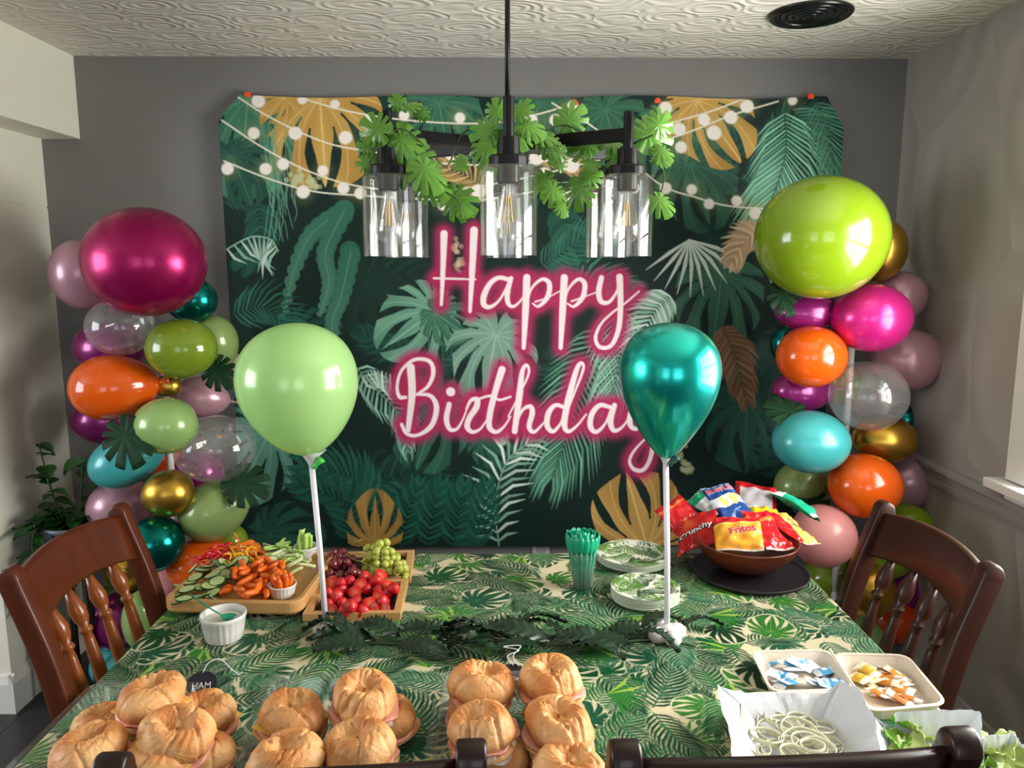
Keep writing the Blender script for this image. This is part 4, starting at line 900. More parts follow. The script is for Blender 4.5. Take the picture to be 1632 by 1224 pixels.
# baby carrots
car = MB().lathe([(0, -.027), (.0045, -.026), (.0070, -.022), (.0080, -.008), (.0078, .010), (.0062, .021), (.0038, .0255), (0, .0265)], n=12).build('baby_carrot', pm('carrot', (238, 110, 30), .35, var=.15, scale=60, bump=.2, bscale=300), smooth=True)
tag(car, 'baby carrot in the loose orange heap on the vegetable tray', 'carrot', 'baby carrots heaped on the vegetable tray')
cp = scatter([(355, 940), (372, 912), (392, 892), (428, 888), (458, 905), (434, 928), (425, 948), (362, 950)], 60, .0125, VZ+.010, .013, 3)
for k, p_ in enumerate(cp):
    o = car if k == 0 else car.copy()
    if k: C.objects.link(o)
    o.location = p_+Vector((0, 0, .004 if k > 34 else 0)); o.rotation_euler = (PI/2+RR.uniform(-.4, .4), RR.uniform(-.2, .2), RR.uniform(-.9, .9)); o.scale = (.95, .95, .84)
# ramekins
whc = pm('white_porcelain', (226, 224, 222), .22, coat=.4, var=.01)
def ramekin(p, r, h, name, label, cat):
    t = thing(name, label, cat, p); fl_ = lambda i, a: 1+(.022*math.cos(a*22) if 2 <= i <= 4 else 0)
    MB().lathe([(r*.74, 0), (r*.78, .002), (r*.80, .004), (r*.88, h*.45), (r*.95, h*.80), (r, h*.86), (r*1.01, h*.97), (r*.985, h), (r*.93, h), (r*.90, h*.9), (r*.76, .006), (0, .005)], n=88, flute=fl_).build('bowl', whc, t, smooth=True)
    return t
p = atz(449, 952, VZ); ramekin(p+Vector((0, .010, 0)), .036, .034, 'ramekin', 'small white fluted ramekin of carrots on the vegetable tray', 'bowl')
for k in range(13):
    a = 2*PI*k/8; r = .019 if k < 8 else .008; o = car.copy(); C.objects.link(o); lean = .30 if k < 8 else .12
    o.location = p+Vector((r*math.cos(a), .010+r*math.sin(a), .034+.003*(k % 3))); o.rotation_euler = Euler((lean*-math.sin(a), lean*math.cos(a), 0)); o['label'] = 'baby carrot standing upright in the white ramekin'; o['group'] = 'baby carrots in the white ramekin'
p = atz(488, 888, VZ); ramekin(p, .036, .036, 'ramekin', 'white fluted ramekin of celery at the back corner of the vegetable tray', 'bowl'); pcel = p
# celery
def celery_mesh(L, w_=.0085):
    m = MB(); P = []; n = 7
    for f in np.linspace(0, 1, 6):
        for j in range(n):
            a = PI*(j/(n-1)); P.append((L*(f-.5), w_*math.cos(a), -w_*.75*math.sin(a)+.001*math.sin(f*3)))
        for j in range(n-1, -1, -1):
            a = PI*(j/(n-1)); P.append((L*(f-.5), w_*.62*math.cos(a), -w_*.36*math.sin(a)+.001*math.sin(f*3)))
    m.grid(P, 6, 2*n, wrap=True); m.f.append(tuple(range(2*n-1, -1, -1))); m.f.append(tuple(5*2*n+j for j in range(2*n))); return m
celm = pm('celery', (170, 202, 104), .35, var=.2, scale=40); celd = pm('celery_inside', (206, 220, 164), .35, var=.12, scale=40)
c1 = celery_mesh(.050, .0105).build('celery_stick', celm, smooth=True); tag(c1, 'cut celery stick heaped at the back right of the vegetable tray', 'celery', 'celery sticks on the vegetable tray')
cm2 = c1.data.copy(); cm2.materials[0] = celd
cp = scatter([(418, 893), (430, 868), (455, 862), (482, 880), (490, 898), (476, 912), (452, 905)], 30, .017, VZ+.012, .013, 8)
for k, p_ in enumerate(cp):
    o = c1 if k == 0 else c1.copy()
    if k: C.objects.link(o)
    if k % 2: o.data = cm2
    o.location = p_; o.rotation_euler = (RR.choice((-.6, .2, 2.4)), RR.uniform(-.35, .35), RR.uniform(-.6, 1.2))
for k in range(7):
    a = 2*PI*k/7; o = c1.copy(); C.objects.link(o); o.location = pcel+Vector((.017*math.cos(a), .017*math.sin(a), .040+(.022 if k == 3 else .002*k))); o.rotation_euler = (.3*math.sin(a), PI/2-.1+.2*math.cos(a), a)
    o['label'] = 'celery stick standing upright in the back white ramekin'; o['group'] = 'celery sticks in the back ramekin'
# pepper strips
def strip_mesh(L, bend, w_):
    P = [(L*(f-.5), bend*math.sin(PI*f), bend*.5*math.sin(PI*f)) for f in np.linspace(0, 1, 8)]
    return MB().tube(P, [w_*.5]+[w_]*6+[w_*.4], 6, flat=.45)
for nm, col, poly, n, lab, sd in (('red', (206, 26, 34), [(312, 905), (322, 885), (342, 872), (368, 872), (362, 895), (345, 905)], 44, 'thin red pepper strip in the red heap at the back left of the vegetable tray', 1),
                              ('yellow', (246, 178, 18), [(355, 900), (362, 880), (385, 875), (405, 880), (404, 898), (380, 903)], 36, 'thin yellow pepper strip in the yellow heap on the vegetable tray', 2)):
    ms = [strip_mesh(L_, b_, .0038).build(nm+'_pepper_strip', pm(nm+'_pepper', col, .25, var=.15, scale=30, coat=.3), smooth=True) for L_, b_ in ((.045, .010), (.055, .004), (.038, .014))]
    cp = scatter(poly, n, .0075, VZ+.008, .010, sd)
    for k, p_ in enumerate(cp):
        o = ms[k] if k < 3 else ms[k % 3].copy()
        if k >= 3: C.objects.link(o)
        o.name = 'pepper_strip'; o.location = p_; o.rotation_euler = (RR.uniform(-.5, .5), RR.uniform(-.3, .3), RR.uniform(-.9, .9)+(.5 if nm == 'red' else -.2)); tag(o, lab, 'pepper', nm+' pepper strips on the vegetable tray')
om = pm('orange_pepper', (240, 120, 16), .25, var=.15, scale=30, coat=.3)
for k, (x, y, s_) in enumerate(((382, 866, 1), (396, 862, 1.3), (408, 866, 1.2), (390, 872, 1), (402, 873, 1.1), (412, 872, .9), (376, 868, .8))):
    m = MB(); P = []
    for f in np.linspace(-1, 1, 7):
        for g in np.linspace(-1, 1, 6): P.append((.022*f*s_, .012*g*s_*(1-.4*f*f), .010*(1-f*f)*s_-.008*g*g*s_+.002*math.sin(5*f)))
    o = m.grid(P, 7, 6).build('pepper_piece', om, smooth=True, solid=.003); o.location = atz(x, y+6, VZ+.022+.003*(k % 3)); o.rotation_euler = (RR.uniform(-.4, .4), RR.uniform(-.4, .4), RR.uniform(0, 3))
    tag(o, 'curved orange pepper piece at the back of the vegetable tray', 'pepper', 'orange pepper pieces on the vegetable tray')
o = strip_mesh(.05, .004, .005).build('pepper_piece', om, smooth=True); o.location = atz(378, 862, VZ+.035); o.rotation_euler = (0, 1.3, 0); tag(o, 'orange pepper strip sticking up at the back of the vegetable tray', 'pepper')

# dip bowl and spoon
p = atz(351, 1026, T0)+Vector((0, .028, 0))
db = ramekin(p, .053, .064, 'ramekin', 'white fluted bowl of white dip in front of the vegetable tray', 'bowl')
MB().lathe([(.047, .048), (.040, .051), (.028, .049), (.018, .053), (.008, .050), (0, .054)], n=36).build('dip', pm('ranch_dip', (232, 228, 214), .3, bump=.3, bscale=60), db, smooth=True)
tealp = pm('teal_plastic', (16, 150, 122), .25, coat=.4)
sp = thing('spoon', 'teal plastic spoon resting in the bowl of white dip', 'spoon', p+Vector((.008, -.010, .056)), rot=(0, 0, 0))
e = aty(304, 948, p.y+.03)-(p+Vector((.008, -.010, .056)))
MB().tube([(0, 0, .002), e*.5+Vector((0, 0, -.002)), e], [.003, .004, .0055], 10, flat=.5).build('handle', tealp, sp, smooth=True)
MB().lathe([(0, -.004), (.009, -.002), (.013, .003), (.014, .005), (.012, .004), (.008, .0), (0, -.002)], (.010, -.004, .002), 20, sx=1.35).build('bowl', tealp, sp, smooth=True)

# ================================================================== FRUIT TRAYS
def fruit_tray(cs_, label):      # four table points: open frame with a floor
    c = sum(cs_, Vector())/4; t = thing('fruit_tray', label, 'tray', c); h = .020
    q = [v-c for v in cs_]; inn = [v*.80+Vector((0, 0, 0)) for v in q]
    m = MB(); P = []
    for f, z_ in ((1, 0), (1, h), (.84, h), (.84, .006)): P += [(v.x*f, v.y*f, z_) for v in q]
    m.grid(P, 4, 4, wrap=True); m.build('frame', bam, t, bevel=.002)
    MB().add([(v.x*.86, v.y*.86, z_) for z_ in (0, .006) for v in q], [(3, 2, 1, 0), (4, 5, 6, 7), (0, 1, 5, 4), (1, 2, 6, 5), (2, 3, 7, 6), (3, 0, 4, 7)]).build('tray_floor', pm('dark_tray_floor', (40, 20, 14), .5), t)
    return c, q
A_ = [atz(482, 990, T0), atz(639, 988, T0), atz(651, 932, T0+.0), atz(512, 936, T0)]
B_ = [atz(508, 932, T0), atz(655, 929, T0), atz(661, 886, T0), atz(512, 890, T0)]
c, q = fruit_tray(A_, 'square bamboo tray holding the cut strawberries'); fcA = c
c, q = fruit_tray(B_, 'square bamboo tray holding the grapes behind the strawberries'); fcB = c
# strawberries
def berry_mesh(seed, cut):
    rr = random.Random(seed); m = MB(); P = []; n = 16
    prof = [(0, -.020), (.005, -.0185), (.010, -.012), (.0145, -.003), (.016, .005), (.0145, .011), (.009, .0145), (0, .0155)]
    for i, (r, z_) in enumerate(prof):
        for j in range(n):
            a = 2*PI*j/n; k = 1+.05*math.cos(3*a+seed)+.02*math.sin(7*a+i); x = r*k*math.cos(a); y = r*k*math.sin(a)
            if cut and y < 0: y *= .05
            P.append((x, y, z_))
    m.grid(P, len(prof), n, wrap=True); return m
red = pm('strawberry_skin', (206, 16, 30), .25, coat=.4, var=.25, scale=70, bump=.6, bscale=350)
def strawface():
    m = bpy.data.materials.new('strawberry_cut'); m.use_nodes = True; nt = m.node_tree; n = nt.nodes; L_ = nt.links; b = n['Principled BSDF']; b.inputs['Roughness'].default_value = .25
    tc_ = n.new('ShaderNodeTexCoord'); vm = n.new('ShaderNodeVectorMath'); vm.operation = 'LENGTH'; L_.new(tc_.outputs['Object'], vm.inputs[0])
    cr = n.new('ShaderNodeValToRGB'); cr.color_ramp.elements[0].position = .15; cr.color_ramp.elements[0].color = S(240, 120, 90); cr.color_ramp.elements[1].position = .75; cr.color_ramp.elements[1].color = S(216, 30, 26)
    mu = n.new('ShaderNodeMath'); mu.operation = 'MULTIPLY'; mu.inputs[1].default_value = 55; L_.new(vm.outputs['Value'], mu.inputs[0]); L_.new(mu.outputs[0], cr.inputs[0]); L_.new(cr.outputs[0], b.inputs['Base Color']); return m
sface = strawface()
bprot = []; seen = {}
for sd in range(4):
    q_ = berry_mesh(sd, sd % 2 == 1); o = q_.build('strawberry', red, smooth=True); o.data.materials.append(sface)
    if sd % 2:
        for pl_ in o.data.polygons:
            if pl_.normal.y < -.9: pl_.material_index = 1; pl_.use_smooth = False
    bprot.append(o)
sp_ = [(523, 963), (546, 962), (568, 958), (590, 962), (610, 958), (524, 945), (545, 940), (566, 945), (585, 940), (604, 942), (620, 944), (528, 972), (548, 975), (577, 974), (594, 972), (612, 972), (528, 928), (543, 930), (558, 926), (575, 932), (598, 926), (618, 934), (628, 938), (606, 918), (580, 920), (536, 950), (560, 966), (602, 950)]
for k, (x, y) in enumerate(sp_):
    kk = 1 if k in (16, 19, 23, 21, 14) else (0, 2, 0, 3)[k % 4]; o = bprot[kk] if kk in (0, 1, 2, 3) and not bprot[kk].get('used') else bprot[kk].copy()
    if bprot[kk].get('used'): C.objects.link(o)
    bprot[kk]['used'] = 1
    lay = .034 if k >= 16 else .018; o.location = atz(x, y, T0+lay); o.rotation_euler = (RR.uniform(-.5, .9), RR.uniform(-1.2, 1.2), RR.uniform(-.6, .6)) if kk % 2 == 0 else (-.5+RR.uniform(-.3, .3), RR.uniform(-.8, .8), RR.uniform(-.3, .3)); o.scale = (RR.uniform(.9, 1.15),)*3
    wh = ('front' if y > 965 else 'back' if y < 938 else 'middle')+' '+('left' if x < 555 else 'right' if x > 595 else 'centre'); nth = seen.get((wh, kk % 2), 0); seen[(wh, kk % 2)] = nth+1
    tag(o, ('strawberry half with its pale cut face showing' if kk % 2 else 'rounded red strawberry piece')+' at the '+wh+' of the strawberry tray', 'strawberry', 'cut strawberries in the bamboo tray')
for o in list(C.objects):
    if 'used' in o.keys(): del o['used']
# grapes
def bunch(label, col, sites, stems, coat=.4):
    c_ = sites[0][0]; g_ = thing('grape_bunch', label, 'grapes', c_)
    gm = pm('grape_%d' % col[0], col, .22, coat=coat, var=.22, scale=25, trans=.12)
    me = MB().lathe([(0, -.0138), (.006, -.0127), (.0105, -.0077), (.0120, 0), (.0105, .0077), (.006, .0127), (0, .0138)], n=14).build('grape', gm, g_, smooth=True)
    for k, (p_, s_) in enumerate(sites):
        o = me if k == 0 else me.copy()
        if k: C.objects.link(o)
        o.location = p_-c_; o.rotation_euler = rrot(1.2); o.scale = (s_,)*3
    for s_ in stems: MB().tube(spline([tuple(v-c_) for v in s_], 5), .0014, 6).build('stem', pm('grape_stem', (150, 148, 78), .5), g_, smooth=True)
def heap(px, rows, z0, seed, s0=1.0):
    rr = random.Random(seed); out = []
    for lay, (x0, x1, y, n, dz) in enumerate(rows):
        for i in range(n): out.append((atz(x0+(x1-x0)*(i+.5)/n+rr.uniform(-2, 2), y+rr.uniform(-2, 2), z0+dz), s0*rr.uniform(.9, 1.1)))
    return out
bunch('bunch of dark red grapes on the left of the back fruit tray', (122, 40, 50), heap(0, [(517, 572, 922, 5, .014), (516, 570, 912, 5, .014), (516, 566, 902, 5, .014), (520, 575, 915, 4, .032), (517, 568, 905, 4, .032), (520, 566, 893, 4, .030), (523, 562, 898, 3, .048), (520, 556, 888, 3, .044), (526, 552, 880, 2, .052), (556, 568, 912, 1, .045)], T0, 3), [])
bunch('bunch of pale green grapes on the right of the back fruit tray', (186, 194, 84), heap(0, [(578, 650, 918, 6, .014), (575, 648, 908, 6, .014), (575, 648, 899, 6, .014), (595, 648, 910, 5, .033), (590, 648, 898, 5, .033), (580, 640, 890, 5, .035), (596, 640, 900, 4, .052), (585, 632, 888, 4, .054), (596, 630, 880, 3, .072), (580, 618, 872, 3, .066), (598, 622, 866, 2, .088), (630, 650, 905, 2, .045), (566, 592, 924, 2, .014)], T0, 4), [[atz(552, 878, T0+.05), atz(560, 890, T0+.05), atz(575, 895, T0+.06), atz(600, 905, T0+.058), atz(615, 908, T0+.058)], [atz(556, 882, T0+.06), atz(575, 882, T0+.068), atz(592, 888, T0+.07), atz(605, 884, T0+.07)], [atz(575, 895, T0+.06), atz(585, 888, T0+.066), atz(595, 886, T0+.07)], [atz(562, 870, T0+.06), atz(566, 864, T0+.075), atz(578, 860, T0+.08)]])

# ================================================================== PLATES
def plate_mesh(R, seed, paint):
    nr, na = (30, 110) if paint else (8, 48); rs = np.linspace(.001, 1, nr)*R; an = np.linspace(0, 2*PI, na)
    Rr, A = np.meshgrid(rs, an, indexing='ij'); X = Rr*np.cos(A); Y = Rr*np.sin(A); f = Rr/R
    Z = np.where(f < .70, 0, np.where(f < .80, (f-.70)*.10*R*.9, .0095*R/.115+(f-.8)*.02*R))*1.0
    if not paint: cols = np.tile(np.array(S(196, 204, 184), np.float32), nr*na)
    else:
        gx, gy = np.meshgrid(np.linspace(-R, R, 200), np.linspace(-R, R, 200)); c = Canvas(gx, gy, (222, 222, 206))
        rr = random.Random(seed)
        for k in range(8):
            a = rr.uniform(0, 2*PI)+k*PI/4; x, y = R*1.0*math.cos(k*PI/4+.3), R*1.0*math.sin(k*PI/4+.3); b = k*PI/4+.3+PI+rr.uniform(-.5, .5); L_ = R*rr.uniform(.7, .95)
            if k % 3 == 0: c.monstera(x*.95, y*.95, b, R*.62, (96, 138, 66), (150, 180, 100), seed=k)
            else: c.palm([(x, y), (x+L_*.5*math.cos(b), y+L_*.5*math.sin(b)), (x+L_*math.cos(b+.3), y+L_*math.sin(b+.3))], 11, L_*.55, R*.05, (60, 88, 60) if k % 2 else (92, 132, 62), droop=.4, rach=(60, 90, 56), seed=k)
        I = np.clip(((Y+R)/(2*R)*199).astype(int), 0, 199); J = np.clip(((X+R)/(2*R)*199).astype(int), 0, 199); c.C = c.C[I, J]; cols = c.rgba()
    return np.stack([X, Y, Z], -1), cols
plm = printed('paper_plate', .45)
for (px, py), R, n, what, sd in (((1012, 902), .108, 6, 'large', 5), ((1031, 962), .0905, 8, 'small', 9)):
    b0 = atz(px, py, T0)+Vector((0, R*.30, 0)) if what == 'small' else atz(px, py, T0)+Vector((0, R*.30, 0))
    P_, cb = plate_mesh(R, sd, False); base = dense('paper_plate', P_, cb, plm); base.location = b0
    st_ = .0042
    tag(base, 'pale edge of a %s paper plate below the top one of its stack' % what, 'plate', '%s paper plates under the top plate' % what); base.modifiers.new('s', 'SOLIDIFY').thickness = .0012
    for k in range(1, n-1):
        o = base.copy(); C.objects.link(o); o.location = b0+Vector((RR.uniform(-.001, .001), RR.uniform(-.001, .001), st_*k)); o.rotation_euler = (0, 0, RR.uniform(0, 6))
    P_, cb = plate_mesh(R, sd, True); o = dense('paper_plate', P_, cb, plm); o.location = b0+Vector((0, 0, st_*(n-1)))
    tag(o, 'leaf printed %s paper plate on top of the %s stack' % (what, 'back wider' if what == 'large' else 'front smaller'), 'plate')

# ================================================================== CUTLERY CUP
p = atz(929, 940, T0)+Vector((0, .022, 0))
cu = thing('cutlery_cup', 'clear plastic cup packed with green plastic cutlery', 'cup', p)
MB().lathe([(.0, .001), (.030, .001), (.031, .004), (.0345, .085), (.0350, .110), (.0365, .112), (.0365, .114), (.0335, .113), (.033, .085), (.0295, .004), (0, .003)], n=36).build('cup_wall', clear('cup_plastic', haze=.04), cu, smooth=True)
MB().lathe([(.0352, .088), (.0362, .090), (.0352, .092)], n=36).build('cup_ring', clear('cup_plastic'), cu, smooth=True)
gp = pm('green_plastic', (6, 158, 120), .28, coat=.4)
fk = thing('plastic_spoon', 'green plastic spoon standing in the bristling clear cup', 'spoon', p, group='green plastic spoons in the cup')
MB().tube([(0, 0, .006), (0, 0, .07), (0, 0, .125)], [.0028, .0022, .0026], 6, flat=.6).build('handle', gp, fk, smooth=True)
m = MB(); P = []
for f in np.linspace(0, 1, 7):
    wv = .0115*math.sin(PI*(.12+.80*f))**.8
    for g in (-1, -.5, 0, .5, 1): P.append((wv*g, .0035*(g*g)-.004*math.sin(PI*f), .112+.050*f))
m.grid(P, 7, 5).build('bowl', gp, fk, smooth=True, solid=.001)
k = 0
for ring, n_ in ((0, 1), (.010, 7), (.019, 12), (.026, 18)):
    for i in range(n_):
        a = 2*PI*i/n_+ring*40; ln_ = .17*ring/.026
        o = fk if k == 0 else dup(fk, p, (0, 0, 0)); k += 1
        o.location = p+Vector((ring*.75*math.cos(a), ring*.75*math.sin(a), -.006*(ring/.026)**2+RR.uniform(-.003, .003)))
        o.rotation_euler = (Matrix.Rotation(ln_, 3, Vector((-math.sin(a), math.cos(a), 0)))@Matrix.Rotation(a+PI/2, 3, 'Z')).to_euler()

# ================================================================== SNACK BOWL
p = atz(1194, 914, T0)
rt = MB().lathe([(0, 0), (.150, 0), (.158, .003), (.1655, .014), (.163, .0155), (.156, .010), (.150, .008), (0, .008)], n=64).build('round_tray', pm('dark_stoneware', (34, 30, 34), .42, var=.15), smooth=True); rt.location = p; tag(rt, 'round black tray under the wooden snack bowl', 'tray')
bw = p+Vector((-.008, .012, .0085))
bowlm = wood('bowl_wood', (72, 26, 16), (128, 58, 34), .3, .5, (3, 3, 9), 3)
so = MB().lathe([(.0, 0), (.050, 0), (.056, .003), (.095, .028), (.125, .060), (.137, .088), (.139, .092), (.135, .093), (.130, .088), (.118, .062), (.088, .032), (.05, .012), (0, .010)], n=56).build('snack_bowl', bowlm, smooth=True); so.location = bw; so.scale = (1.06, 1.06, 1.0); tag(so, 'red brown wooden bowl heaped with snack bags', 'bowl')
def bag(px, py, z_, W, H, rz, tx, ty, bands, lab, texts=(), th=.016, seed=0, wr=.0022):
    """pillow bag: W across, H long; bands: f(u,v)->colour; lies at the pixel, height z_"""
    nu, nv = 44, 56; u, v = np.meshgrid(np.linspace(-1, 1, nu), np.linspace(-1, 1, nv)); rg = np.random.default_rng(seed)
    ph = rg.uniform(0, 6, 6)
    prof = np.clip(1-np.abs(u)**2.6, 0, 1)**.6*np.clip(1-np.abs(v/.90)**3, 0, 1)**.6
    wrk = (np.sin(7*u+4*v+ph[0])+np.sin(-9*u+6*v+ph[1])+.7*np.sin(14*v+3*u+ph[2]))*wr*(.4+np.abs(v))
    crimp = np.where(np.abs(v) > .91, .0007*np.sin(u*60), 0)
    X = u*W/2*(1-.05*prof*np.cos(v*3)); Y = v*H/2; h = th*prof+wrk*np.clip(prof*3, 0, 1)+crimp
    bend = .010*u*u*0+.006*np.sin(v*2+ph[3])+.004*np.sin(u*3+ph[4])*(np.abs(v))
    W *= 1.1; H *= 1.1; t = thing('snack_bag', lab, 'snack bag', atz(px, py, z_), rot=(tx, ty, rz))
    col = np.zeros(u.shape+(3,)); col[:] = (200, 200, 200)
    cv = Canvas(u*100, v*100, (200, 200, 200)); bands(cv, u, v)
    top = np.stack([X, Y, bend+h], -1); bot = np.stack([X, Y, bend-h*.8-.0004], -1)
    mt = printed('bag_film', .25, coat=.35)
    dense('front', top, cv.rgba(), mt, t); b2 = Canvas(u, v, cv.C[nv//2, 0]*.9); ob = dense('back', bot[:, ::-1], b2.rgba(), mt, t)
    for body, size, cx, cy, rot, c_, bold, oc in texts:
        for lay, (cc, bd) in enumerate(((oc, bold+.0008), (c_, bold))):
            if cc is None: continue
            me = text_mesh(body, size, bd, 1.0); R_ = Matrix.Rotation(rot, 3, 'Z')
            for ver in me.vertices:
                q = R_@ver.co; x_, y_ = q.x+cx, q.y+cy; uu = min(max(x_/(W/2), -1), 1); vv = min(max(y_/(H/2), -1), 1)
                i = (vv+1)/2*(nv-1); j = (uu+1)/2*(nu-1); i0, j0 = min(int(i), nv-2), min(int(j), nu-2); fi, fj = i-i0, j-j0
                Zt = top[..., 2]; zz = Zt[i0, j0]*(1-fi)*(1-fj)+Zt[i0+1, j0]*fi*(1-fj)+Zt[i0, j0+1]*(1-fi)*fj+Zt[i0+1, j0+1]*fi*fj
                ver.co = (x_, y_, zz+.0006+.0004*lay)
            me.materials.clear(); me.materials.append(pm('ink_%d_%d_%d' % cc, cc, .4, var=0)); put('lettering', me, t)
    return t
def bands_ruffles(c, u, v):
    c.C[:] = (28, 62, 128); m_ = (v > -.20+.06*np.sin(u*4)) & (v < .30+.06*np.sin(u*4+1)); c.C[m_] = (214, 216, 218)
    for x, y, r in ((-38, 2, 24), (30, 6, 26), (62, 20, 18)): c.dot(x, y, r, (222, 188, 116))
    c.stroke([(-90, 55), (0, 60), (90, 50)], 10, (60, 110, 180)); c.stroke([(-70, -80), (0, -45), (70, -78)], 6, (70, 110, 170)); c.stroke([(0, -45), (40, -38)], 4, (170, 190, 215))
def bands_frito(c, u, v):
    c.C[:] = (232, 158, 48); c.C[v > .38+.10*u] = (196, 26, 38); c.stroke([(-100, 30), (0, 36), (100, 50)], 12, (240, 196, 90)); c.C[v < -.9] = (200, 200, 196)
def bands_red(c, u, v):
    c.C[:] = (196, 24, 34); c.stroke([(-100, 60), (0, 46), (100, 62)], 18, (232, 120, 50)); c.C[v < -.92] = (206, 200, 196); c.dot(10, -50, 12, (230, 130, 120))
def bands_crunchy(c, u, v):
    c.C[:] = (186, 20, 26); c.dot(-30, 40, 36, (226, 92, 40), soft=40); c.dot(40, 10, 30, (210, 50, 34), soft=40); c.stroke([(-80, -20), (80, 0)], 26, (90, 12, 18))
def bands_back(c, u, v):
    c.C[:] = (160, 20, 30); m_ = (np.abs(u) < .8) & (v > -.55) & (v < .55); c.C[m_] = (176, 172, 176)
    for k in range(12): c.stroke([(-70, 48-k*8), (70, 48-k*8)], 2.5, (110, 104, 110))
def bands_teal(c, u, v):
    c.C[:] = (20, 160, 122); c.C[v > .45] = (222, 222, 218); c.stroke([(-20, 60), (30, 30), (10, -20)], 18, (238, 170, 90)); c.stroke([(60, 90), (70, -80)], 20, (230, 232, 228)); c.C[v < -.85] = (214, 218, 218)
def bands_yellow(c, u, v):
    c.C[:] = (222, 190, 30); c.dot(30, -20, 34, (160, 140, 40), soft=30)
def bands_lay(c, u, v):
    c.C[:] = (236, 176, 84); c.C[u < -.25] = (200, 28, 36); c.stroke([(-30, 100), (-20, 0), (-34, -100)], 12, (240, 200, 110)); c.C[v < -.93] = (206, 200, 196)
bz = bw.z
bag(1110, 848, bz+.085, .13, .16, -.5, .35, -.55, bands_crunchy, 'dark red bag of crunchy puffs at the left rim of the snack bowl', [('Crunchy', .032, .002, -.006, .15, (240, 236, 230), .0006, (40, 10, 14))], seed=1)
bag(1082, 822, bz+.095, .10, .12, .3, .5, -.5, bands_red, 'plain red bag end sticking out at the far left of the snack bowl', seed=2)
bag(1130, 800, bz+.10, .09, .12, .5, .3, -.4, lambda c, u, v: (c.C.__setitem__(slice(None), (196, 196, 196)), c.C.__setitem__(v > .3, (22, 140, 96))), 'silver and green bag end behind the blue bag in the snack bowl', seed=3)
bag(1204, 800, bz+.118, .13, .16, -.25, .45, .1, bands_back, 'red bag turned back side up behind the blue bag in the snack bowl', seed=4)
bag(1222, 826, bz+.105, .10, .12, .1, .3, .2, bands_yellow, 'plain yellow bag in the middle of the snack bowl', seed=5)
bag(1160, 804, bz+.140, .105, .165, .30, .55, -.08, bands_ruffles, 'blue and white bag of ridged potato chips on top of the snack bowl', [('RUFFLES', .026, .000, .054, .06, (214, 30, 60), .0004, (240, 238, 240))], seed=6, wr=.0015)
bag(1268, 806, bz+.118, .085, .16, .85, .30, .45, bands_teal, 'shiny teal green bag at the right rim of the snack bowl', seed=7)
bag(1262, 842, bz+.098, .11, .15, .55, .38, .28, bands_lay, 'yellow orange and red bag leaning over the right rim of the snack bowl', [('Classic', .022, .022, .01, -1.2, (110, 30, 50), .0006, (238, 234, 226))], seed=8)
bag(1222, 846, bz+.112, .10, .15, .35, .50, .1, bands_red, 'bright red bag at the front of the snack bowl beside the corn chips', seed=9, wr=.0025)
bag(1176, 850, bz+.118, .13, .12, -.22, .48, -.1, bands_frito, 'yellow bag of corn chips with red top at the front of the snack bowl', [('Fritos', .032, .012, -.003, .22, (196, 24, 44), .001, (240, 232, 224))], seed=10)

# ================================================================== LEAF RUNNER ON THE TABLE
lr = thing('leaf_garland', 'dark green artificial leaf garland laid across the middle of the table', 'garland', atz(810, 1028, T0))
O2 = lr.location.copy(); gl_m = pm('dark_garland_leaf', (20, 48, 27), .38, var=.3, scale=15, coat=.15)
def blade(L, w_, seed, arch=.03):
    rr = random.Random(seed); P = []; nx_ = 37; m = MB()
    for i in range(nx_):
        f = i/(nx_-1); wv = w_*(math.sin(PI*min(.98, f**.8*.96+.03))**.75)
        zz = (1, .72, .86)[i % 3]
        for g in (-zz, -.66, -.33, 0, .33, .66, zz):
            P.append((L*f+.012*abs(g), wv*g*(1+.06*math.sin(9*f+g)), arch*math.sin(PI*f)+.006*(abs(g))**1.5+.004*math.sin(f*44-abs(g)*4)*abs(g)))
    m.grid(P, nx_, 7); return m
bm_ = [blade(.155, .030, 1), blade(.135, .036, 2, .022), blade(.12, .022, 3, .035)]
gls = [(600, 1020, 180, 0, 1.0), (590, 1030, 200, 1, .9), (560, 1022, 165, 2, 1.0), (640, 1015, 160, 1, .9), (650, 1030, 25, 2, 1.0), (630, 1030, -20, 0, .9), (690, 1022, 30, 1, .85), (700, 1030, 8, 0, 1.05), (705, 1034, -25, 0, 1), (720, 1020, 170, 0, .9), (800, 1018, 175, 0, 1), (800, 1010, 12, 0, 1.0), (880, 1024, 168, 0, 1.1), (870, 1034, 195, 1, .9), (905, 1018, 140, 1, .9), (900, 1034, -30, 0, .9), (890, 1040, -5, 1, .85), (960, 1022, 20, 1, .9), (980, 1030, 172, 0, .9), (1000, 1020, -35, 2, 1), (1000, 1012, 20, 0, 1), (1075, 1006, 12, 0, .8), (1010, 1030, 185, 1, 1), (560, 1010, 150, 2, .9)]
gme = []
for q_ in bm_:
    me = bpy.data.meshes.new('leaf'); me.from_pydata(q_.v, [], q_.f); me.polygons.foreach_set('use_smooth', [True]*len(me.polygons)); me.materials.append(gl_m); gme.append(me)
for k, (x, y, a, i, s_) in enumerate(gls):
    o = put('leaf', gme[i], lr, solid=.0008); o.location = atz(x, y, T0+.006+.003*(k % 4))-O2; o.rotation_euler = (RR.uniform(-.5, .5), RR.uniform(-.10, .02), math.radians(a)); o.scale = (s_,)*3
MB().tube(spline([tuple(atz(x, y, T0+.005)-O2) for x, y in ((520, 1022), (640, 1026), (760, 1022), (900, 1028), (1040, 1020), (1110, 1030))], 6), .003, 6).build('stem', stemm, lr, smooth=True)
sml = [(665, 1018, 10), (960, 1014, 60), (940, 1010, 120), (1010, 992, 40), (706, 992, 80)]
